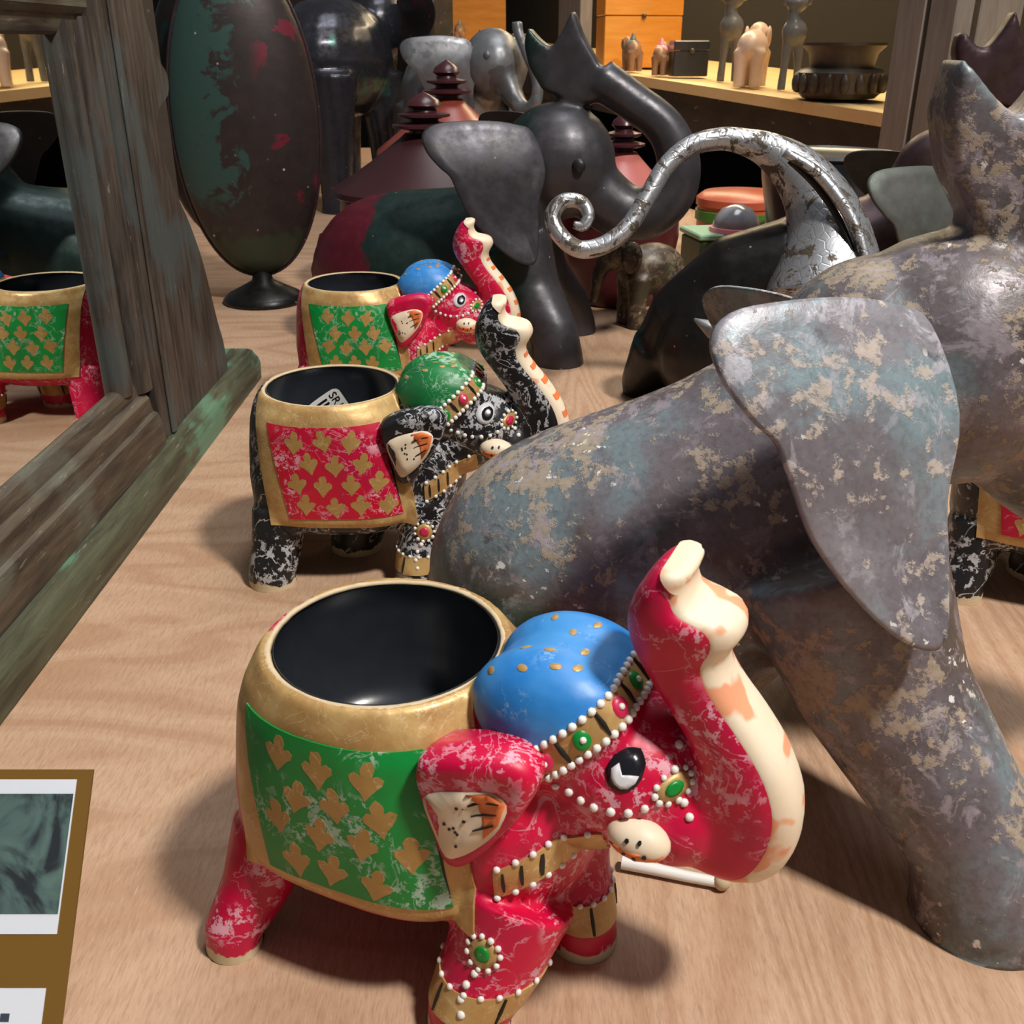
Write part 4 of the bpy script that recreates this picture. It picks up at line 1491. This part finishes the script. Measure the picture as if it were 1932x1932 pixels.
# ------------------------------------------------------------------ lidded lacquer jars
def jar(label, x, y, r, h, ml, mbod, mf):
    root = thing('lidded_jar', label, 'jar', (x, y, 0), 0, 'conical lidded lacquer jars')
    MB().lathe([(0.02, 0), (0.72 * r, 0), (0.78 * r, 0.02 * h), (0.9 * r, 0.16 * h), (1.0 * r, 0.36 * h), (0.98 * r, 0.48 * h), (0.9 * r, 0.50 * h), (0.02, 0.505 * h)], n=48, cap=False).build('jar_body', mbod, root)
    lid = MB().lathe([(1.02 * r, 0.49 * h), (1.08 * r, 0.505 * h), (1.06 * r, 0.53 * h), (0.9 * r, 0.575 * h), (0.62 * r, 0.66 * h), (0.40 * r, 0.735 * h), (0.27 * r, 0.78 * h), (0.22 * r, 0.80 * h), (0.02, 0.80 * h)], n=48, cap=False).build('lid', ml, root)
    MB().lathe([(0.17 * r, 0.79 * h), (0.17 * r, 0.815 * h), (0.36 * r, 0.83 * h), (0.36 * r, 0.842 * h), (0.17 * r, 0.855 * h), (0.16 * r, 0.868 * h), (0.29 * r, 0.882 * h), (0.29 * r, 0.894 * h), (0.15 * r, 0.905 * h), (0.14 * r, 0.918 * h), (0.2 * r, 0.935 * h), (0.17 * r, 0.96 * h), (0.07 * r, 0.985 * h), (0.01, h)], n=32, cap=False).build('finial', mf, lid)
    return root


jar('red-brown lacquer jar with ringed finial, the one furthest back', -8.2, 137.0, 8.6, 22.4, M['lacquer'], M['lacquer_dark'], M['finial'])
jar('red lacquer jar with shade-darkened lid behind the back of the dark iron elephant', -9.0, 110.0, 9.2, 19.8, M['lacquer_shaded'], M['lacquer_dark'], M['finial'])
jar('faded pink-red lacquer jar behind the trunk of the dark iron elephant', 10.9, 104.5, 6.0, 18.2, M['lacquer_pink'], M['lacquer_dark'], M['finial'])

# ------------------------------------------------------------------ silver-leafed figurine with a spiral trunk
sv_o = Vector((15.5, 69.0, 0))
sv = thing('spiral_trunk_figurine', 'black metal animal figurine with silver-leafed neck and trunk curled into a spiral', 'figurine', sv_o)
DV = 66.0


def svp(px, py, D=DV):
    return at(px, py, D) - sv_o


bd = MB()
bd.ell(svp(1400, 655, 71), (6.2, 5.0, 5.6))
bd.tube([svp(1500, 520, 69), svp(1390, 540, 70), svp(1290, 610, 72), svp(1225, 690, 75)], [4.0, 3.6, 3.0, 1.8], 18)
for px, py in ((1208, 742), (1290, 760)):
    g = Vector(at(px, py, 78))
    bd.tube([svp(px + 40, py - 90, 73), svp(px, py - 20, 76), (svp(px, py, 77).x, svp(px, py, 77).y, -0.5)], [2.2, 1.5, 1.3], 14)
for px in (1420, 1500):
    q = svp(px, 760, 73)
    bd.tube([(q.x, q.y, 5), (q.x, q.y - 1, 2), (q.x, q.y - 1.2, -0.5)], [2.0, 1.5, 1.5], 12)
organic(bd, 0.26, 5, 0.5, None, 0.0).build('body', M['blackmetal'], sv, fix=False, angle=None)
tk = [(1555, 575, 4.1), (1562, 510, 3.5), (1560, 440, 2.75), (1540, 375, 2.15), (1500, 320, 1.65), (1450, 284, 1.15), (1405, 268, 0.85), (1360, 262, 0.72), (1305, 275, 0.66), (1258, 312, 0.62), (1222, 370, 0.6), (1185, 428, 0.6), (1140, 462, 0.6), (1092, 470, 0.58), (1055, 442, 0.56), (1042, 408, 0.54), (1062, 380, 0.5), (1096, 382, 0.46), (1110, 406, 0.42), (1100, 426, 0.36), (1082, 424, 0.24)]
T = subdivide([tuple(svp(p[0], p[1])) + (p[2],) for p in tk], 6)
bend = [-0.4 * math.sin(i / 20) for i in range(len(T))]
MB().tube([(p[0], p[1], p[2]) for p in T], [p[3] for p in T], 20, up=(0, 1, 0)).build('silver_trunk', M['silver'], sv, angle=None)
rg = subdivide([tuple(svp(*p, 62.5)) for p in ((1480, 287), (1540, 325), (1590, 385), (1618, 440), (1636, 500))], 5)
MB().tube(rg, [0.30 + 0.12 * math.sin(math.pi * i / (len(rg) - 1)) for i in range(len(rg))], 10).build('silver_ridge', M['silver'], sv, angle=None)
rg = subdivide([tuple(svp(*p, 62.9)) for p in ((1490, 302), (1535, 345), (1575, 400), (1600, 455), (1618, 510))], 5)
MB().tube(rg, 0.22, 8).build('dark_groove', M['blackmetal'], sv, angle=None)
MB().tube([svp(1310, 602, 60), svp(1345, 622, 60.3), svp(1400, 650, 62)], [0.08, 0.55, 0.9], 12).build('tusk', M['silver_grey'], sv, angle=None)


# ------------------------------------------------------------------ small carved elephants (shelf and table)
SMALL = None


def small_parts():
    global SMALL
    if SMALL is None:
        mb = MB()
        mb.ell((0, 0, 5.4), (3.4, 2.3, 2.5))
        for x, y in ((2.0, 1.2), (2.0, -1.2), (-2.0, 1.2), (-2.0, -1.2)):
            mb.tube([(x * 0.9, y, 5), (x, y, 2.4), (x, y, 0.4), (x, y, -0.3)], [1.3, 0.95, 0.9, 0.95], 12, up=(1, 0, 0))
        mb.ell((3.6, 0, 7.2), (1.8, 1.6, 1.8))
        mb.tube([(4.6, 0, 7), (5.6, 0, 5.4), (5.9, 0, 3.6), (6.2, 0, 2.4)], [1.0, 0.75, 0.55, 0.5], 10)
        body = organic(mb, 0.3, 3, 0.5, None, 0.0)
        ear = MB().ell((3.0, 1.7, 6.9), (1.1, 0.35, 1.5), 12, 8)
        ear2 = MB().ell((3.0, -1.7, 6.9), (1.1, 0.35, 1.5), 12, 8)
        SMALL = (body.mesh('body', True, False), ear.mesh('ear'), ear2.mesh('ear'))
    return SMALL


def small_elephant(label, loc, heading, scale, mat, group, cloth=None, knob=None):
    root = thing('small_elephant', label, 'elephant figurine', loc, heading, group, scale)
    for me, nm in zip(small_parts(), ('body', 'ear', 'ear')):
        m2 = me.copy()
        m2.materials.clear()
        link(nm, m2, mat, root)
    if cloth:
        MB().ell((-0.2, 0, 6.1), (1.9, 2.25, 2.15), 16, 10).build('saddle_cloth', cloth, root)
        MB().lathe([(0.9, 8.0), (0.95, 8.3), (0.6, 8.9), (0.5, 9.4), (0.05, 9.9)], n=14).build('howdah', cloth, root)
    return root


small_elephant('mottled brown metal elephant standing between the dark iron elephant and the silver spiral', (13.0, 94.3, 0), math.radians(200), 0.96, patina_mat('brown_mottle', (58, 48, 38), (92, 78, 62), (58, 74, 46), (132, 112, 86), 0.60, metal=0.1), 'carved elephants')

# bright painted trinkets behind the silver trunk
tbx = thing('trinket_box', 'small green painted box with a grey dome behind the spiral trunk', 'box', (23.0, 112.5, 0), 0.2)
MB().box((-3.6, -3, 0), (3.6, 3, 5.2), 0.3).build('box_body', flat_mat('dark_green_paint', (70, 86, 62), 0.5, 0, 0.4, 1.5), tbx, smooth=False)
MB().box((-3.8, -3.2, 5.2), (3.8, 3.2, 5.8), 0.15).build('lid', flat_mat('pale_green_paint', (150, 196, 160), 0.4), tbx, smooth=False)
dm = thing('glazed_dome', 'glossy grey and pink glazed dome standing on the green trinket box', 'ornament', (24.2, 111.5, 5.8), 0)
MB().lathe([(2.3, 0), (2.5, 0.6), (2.3, 1.5), (1.6, 2.3), (0.7, 2.7), (0.02, 2.8)], n=28).build('dome', flat_mat('grey_glaze', (150, 150, 156), 0.18, 0, 0.35, 0.8, 0.5), dm)
MB().lathe([(2.45, -0.0), (2.85, 0.0), (2.75, 0.45), (2.4, 0.5)], n=28).build('pink_foot', M['pinkpaint'], dm)
tr = thing('lacquer_tray_box', 'round orange-red lacquer box behind the spiral trunk', 'box', (27.5, 124.5, 0), 0)
MB().lathe([(0.02, 0), (4.8, 0), (5.2, 3), (5.2, 6.6), (5.4, 6.8), (5.4, 7.6), (4.6, 8.2), (0.02, 8.4)], n=40, cap=False).build('box_body', flat_mat('orange_red_lacquer', (196, 96, 66), 0.35, 0, 0.15), tr)
MB().lathe([(5.22, 5.0), (5.45, 5.1), (5.45, 6.2), (5.22, 6.3)], n=40).build('green_band', flat_mat('leaf_green_paint', (70, 132, 48), 0.4), tr)
pk = thing('pink_pot', 'small pink pot beside the orange-red lacquer box', 'pot', (31.0, 115.0, 0), 0)
MB().lathe([(0.02, 0), (2.2, 0), (2.9, 2), (3.0, 5), (2.4, 7.2), (2.0, 7.8), (2.2, 8.2), (1.8, 8.2), (1.7, 7.0), (0.02, 6.8)], n=28, cap=False).build('pot_body', M['pinkpaint'], pk)
MB().lathe([(2.2, 8.1), (2.35, 8.25), (2.2, 8.4), (1.9, 8.3)], n=28).build('pot_rim', M['lacquer_pink'], pk)
bk_ = thing('black_bowl', 'black glossy bowl in the dark beside the grey-green ear', 'bowl', (30.0, 100.5, 0), 0)
MB().lathe([(0.02, 0), (3.2, 0), (3.4, 0.8), (2.6, 2.2), (4.6, 6), (6.0, 12.5), (6.3, 14.6), (5.9, 14.6), (5.4, 12), (4.0, 7), (0.02, 6)], n=36, cap=False).build('bowl_body', M['cupblack'], bk_)
MB().lathe([(6.3, 14.5), (6.5, 14.7), (6.3, 14.95), (5.95, 14.7)], n=36).build('bowl_rim', M['cupblack'], bk_)

# white stick lying on the table
ws = thing('white_stick', 'short white knobbed stick lying on the table under the foreground tusk', 'stick', (4.75, 24.0, 0))
MB().tube([(-1.2, 0.55, 0.28), (-0.2, 0.25, 0.26), (0.8, -0.05, 0.25), (1.75, -0.30, 0.25)], [0.24, 0.2, 0.18, 0.17], 10, up=(0, 0, 1)).build('rod', M['bead'], ws)
MB().ell((1.85, -0.33, 0.30), (0.28, 0.25, 0.30), 12, 8).build('knob', M['chip'], ws)

# ------------------------------------------------------------------ price card at the lower left
top, bot = Vector((-11.76, 22.5, 5.73)), Vector((-11.76, 17.2, 0.04))
up_ = (top - bot)
LC = up_.length
cd = thing('price_card', 'brown price card with a photo panel propped up at the lower left', 'card', (bot.x, bot.y, 0), 0)
ca = math.atan2(up_.z, up_.y)
KX = Matrix.Rotation(ca, 4, 'X')


def card_panel(name, x0, x1, y0, y1, lift, mat, par, th=0.02):
    m = xform(MB().box((x0, y0, lift), (x1, y1, lift + th)), KX)
    return m.build(name, mat, par, smooth=False)


cbd = flat_mat('brown_card', (116, 84, 26), 0.55, 0, 0.06, 0.4)
wht = flat_mat('white_card', (222, 228, 238), 0.5, 0, 0.03)


def photo_mat():
    n = NT('printed_photo')
    v = n.co(rnd=False)
    f = n.noise(v, 0.55, 4, 0.6, 0.8)
    c = n.ramp(f, [(0.0, lin((24, 26, 30))), (0.42, lin((44, 50, 54))), (0.52, lin((78, 100, 98))), (0.62, lin((92, 118, 110))), (1.0, lin((120, 136, 150)))])
    return n.fin(c, 0.4)


bdc = card_panel('card_board', -7.4, 0, 0, LC, -0.08, cbd, cd, 0.08)
# rows up the card: photograph panel, then a white label, then a red strip
y = lambda q: LC * (1 - q)
wp = card_panel('white_panel', -7.0, -0.42, y(0.55), y(0.035), 0.0, wht, bdc)
card_panel('printed_photo', -7.0, -0.46, y(0.485), y(0.085), 0.02, photo_mat(), wp)
wl = card_panel('white_label', -7.0, -0.52, y(0.90), y(0.72), 0.0, wht, bdc)
card_panel('printed_square', -1.62, -1.38, y(0.823), y(0.797), 0.02, flat_mat('blue_grey_ink', (60, 68, 84)), wl, 0.006)
m = MB().lathe([(0.11, 0.02), (0.11, 0.026), (0.085, 0.026), (0.085, 0.02)], c=(-0.78, y(0.875), 0), n=20)
xform(m, KX).build('printed_ring', M['screw'], wl)
card_panel('red_strip', -7.0, -0.52, 0.0, y(0.93), 0.0, flat_mat('red_print', (150, 30, 52)), bdc)
MB().box((-5.2, 2.6, 0), (-2.6, 2.68, 2.72)).build('card_prop', cbd, cd, smooth=False)

# ------------------------------------------------------------------ shelving unit at the back, with its own warm lamp
ANG = math.atan2(SE.y, SE.x)
TILT = math.asin(SE.z)
un = thing('shelving_unit', 'dark wooden shelving unit with a pale shelf board along the back', 'shelving', (0, 0, 0))


def sbox(s0, s1, w0, w1, z0, z1, bev=0.0):
    m = MB().box((s0, w0, z0), (s1, w1, z1), bev)
    m.v = [tuple(SH(p[0], p[1], p[2])) for p in m.v]
    return m


def proj_px(p):
    c, s = math.cos(PITCH), math.sin(PITCH)
    d = p.y * c - (p.z - CAMZ) * s
    return 966 + FPX * p.x / d, 966 + FPX * (-(p.y * s + (p.z - CAMZ) * c)) / d, d


def s_for(px, w=0.0, z=0.0):
    lo_, hi_ = -20.0, 330.0
    for _ in range(50):
        mid = (lo_ + hi_) / 2
        if proj_px(SH(mid, w, z))[0] > px:
            lo_ = mid
        else:
            hi_ = mid
    return lo_


sbox(-30, 262, 0, 42, -1.6, 0.0).build('shelf_board', M['shelfwood'], un, smooth=False)
sbox(-30, 262, 0.6, 3.0, -7.5, -1.7).build('fascia', M['darkwood'], un, smooth=False)
sbox(-30, 262, 1.0, 42, -31, -29.5).build('lower_shelf', M['darkwood'], un, smooth=False)
sbox(-30, 262, 42, 44, -75, 75).build('back_panel', M['wall'], un, smooth=False)
sbox(-30, 262, 0, 42, 58, 60).build('upper_shelf', M['darkwood'], un, smooth=False)


def post(px0, px1, w0=-2.6, dp=2.6, mat='postwood', name='post'):
    a, b = s_for(px1, w0), s_for(px0, w0)
    m = MB().box((a, w0, -92), (b, w0 + dp, 70), 0.15)
    out = []
    for q in m.v:
        g = SR + SE * q[0] + SN * q[1]
        out.append((g.x, g.y, g.z + q[2]))
    m.v = [(p[0], p[1], max(p[2], -75)) for p in out]
    return m.build(name, M[mat], un, smooth=False)


post(1663, 1712, -4.5, 2.4)
post(1720, 1768, -4.5, 2.4)
post(1776, 1812, 0.0, 6.0)
post(1052, 1092)
post(784, 797)
post(800, 819, 0.0, 6.0, 'darkwood')

GS = 'objects on the back shelf'


def on(px, w):
    s_ = s_for(px, w)
    q = SH(s_, w)
    return s_, q, proj_px(q)[2] / FPX


def shelf_box(name, label, px0, px1, hpx, w, mat, dw=8.0, lidh=0.0, knob=True):
    s_, q, k = on((px0 + px1) / 2, w)
    root = thing(name, label, 'box', q + Vector((0, 0, 0.35)), 0.10, GS)
    h = hpx * k
    hw = (px1 - px0) / 2 * k
    dw = min(dw, hw * 1.2)
    MB().box((-hw, 0, 0.05), (hw, dw, h * 0.72), 0.15).build('box_body', mat, root, smooth=False)
    MB().box((-hw * 1.01, -0.1, h * 0.73), (hw * 1.01, dw * 1.01, h), 0.15).build('lid', mat, root, smooth=False)
    if knob:
        cl_o = MB().lathe([(0.45, 0), (0.45, 0.25), (0.15, 0.5)], n=12).build('clasp', M['carved'], root)
        cl_o.location = Vector((0, -0.15, h * 0.72)) * S
        cl_o.rotation_euler = (math.pi / 2, 0, 0)
    return root


shelf_box('wooden_box', 'orange wooden box with a dark clasp behind the two small elephants on the shelf', 1137, 1283, 122, 9, M['orangebox'], 12)
shelf_box('wooden_box', 'tall orange wooden box at the left end of the shelf', 822, 955, 120, 16, M['orangebox'], 6)
shelf_box('wooden_box', 'mint green painted wooden box at the far left of the shelf', 690, 778, 110, 6, M['mint'], 14)
shelf_box('wooden_box', 'small dark carved box on the shelf right of the silver trunk tip', 905, 945, 34, 4, M['carved'], 5)
shelf_box('wooden_box', 'small dark carved box on the shelf behind the dark trunk tip', 965, 1000, 36, 3, M['carved'], 5)
shelf_box('wooden_box', 'black box standing on the shelf right of the orange box', 1268, 1335, 62, 6, M['cupblack'], 8)
for lbl, px, w, hpx, hd, mt, cl_ in (
        ('small brown elephant with grey cloth on the shelf in front of the orange box', 1192, 3.0, 64, 1.9, M['brownfig'], M['greyfig']),
        ('small brown elephant with pink cloth on the shelf in front of the orange box', 1245, 3.0, 62, 1.2, M['brownfig'], M['pinkpaint']),
        ('small brown elephant on the shelf in front of the tall orange box', 868, 3.0, 44, 1.6, M['brownfig'], M['greyfig']),
        ('cream and pink glazed elephant seen from behind on the shelf', 1413, 5.0, 118, 1.15, M['whitefig'], None)):
    s_, q, k = on(px, w)
    small_elephant(lbl, q + Vector((0, 0, 0.3)), hd, hpx * k / 9.6, mt, 'small elephants on the back shelf', cl_)


def tall_figure(label, px, w, hpx, mat):
    s_, q, k = on(px, w)
    h = hpx * k
    root = thing('tall_figurine', label, 'figurine', q + Vector((0, 0, 0.2)), ANG + 1.2, GS)
    mb = MB()
    for sd in (-1, 1):
        mb.tube([(sd * 0.09 * h, 0, -0.02 * h), (sd * 0.08 * h, 0, 0.25 * h), (sd * 0.06 * h, 0, 0.55 * h)], [0.05 * h, 0.045 * h, 0.07 * h], 12)
    mb.ell((0, 0, 0.62 * h), (0.15 * h, 0.12 * h, 0.15 * h))
    mb.tube([(0, 0, 0.65 * h), (0.03 * h, 0, 0.82 * h), (0, 0, 0.9 * h)], [0.1 * h, 0.07 * h, 0.08 * h], 12)
    mb.ell((0, 0, 0.92 * h), (0.13 * h, 0.1 * h, 0.09 * h))
    organic(mb, h * 0.022, 3, 0.5, None, 0.0).build('body', mat, root, fix=False, angle=None)
    for sd in (-1, 1):
        MB().ell((sd * 0.13 * h, 0, 0.96 * h), (0.05 * h, 0.03 * h, 0.06 * h), 10, 7).build('ear', mat, root)
    return root


tall_figure('tall grey polished figurine on the shelf left of the cream elephant', 1372, 8.0, 150, M['greyfig'])
tall_figure('tall grey polished figurine on the shelf right of the cream elephant', 1487, 8.0, 158, M['greyfig'])
s_, q, k = on(1580, 5.5)
bw = thing('carved_bowl', 'round dark carved wooden pot with a wide rim on the shelf by the post', 'pot', q + Vector((0, 0, 0.35)), 0, GS)
R_ = 80 * k
MB().lathe([(0.02, 0), (0.82 * R_, 0), (0.95 * R_, 0.12 * R_), (1.0 * R_, 0.55 * R_), (0.92 * R_, 0.62 * R_), (0.72 * R_, 0.66 * R_), (0.78 * R_, 0.95 * R_), (0.95 * R_, 1.12 * R_), (0.95 * R_, 1.18 * R_), (0.85 * R_, 1.18 * R_), (0.6 * R_, 0.8 * R_), (0.02, 0.7 * R_)], n=40, cap=False).build('pot_body', M['carved'], bw)
for i in range(18):
    t = 2 * math.pi * i / 18
    MB().ell((R_ * 0.99 * math.cos(t), R_ * 0.99 * math.sin(t), 0.33 * R_), (0.11 * R_, 0.11 * R_, 0.22 * R_), 10, 7).build('carved_lobe', M['carved'], bw)
s_, q, k = on(930, 2.0)
gp = thing('grey_board', 'pale grey board standing below the shelf behind the thin silver trunk', 'board', SH(s_, 14, -29.3) + Vector((0, 0, 0.4)), 0.1)
MB().box((-12, -2, 0), (12, 0, 19), 0.3).build('board_panel', M['greypanel'], gp, smooth=False)
MB().box((-1, -2.4, 1), (1, -2.02, 18), 0.1).build('batten', M['orangebox'], gp, smooth=False)

# the shelf's own warm lamp under the upper board
l0 = SH(70, 16, 56)
d = bpy.data.lights.new('shelf_lamp', 'AREA')
d.shape = 'RECTANGLE'
d.size, d.size_y = 2.0, 0.12
d.energy = 14
d.color = (1.0, 0.78, 0.48)
o = bpy.data.objects.new('shelf_lamp', d)
COL.objects.link(o)
o.location = l0 * S
o.rotation_euler = (0, 0, ANG)
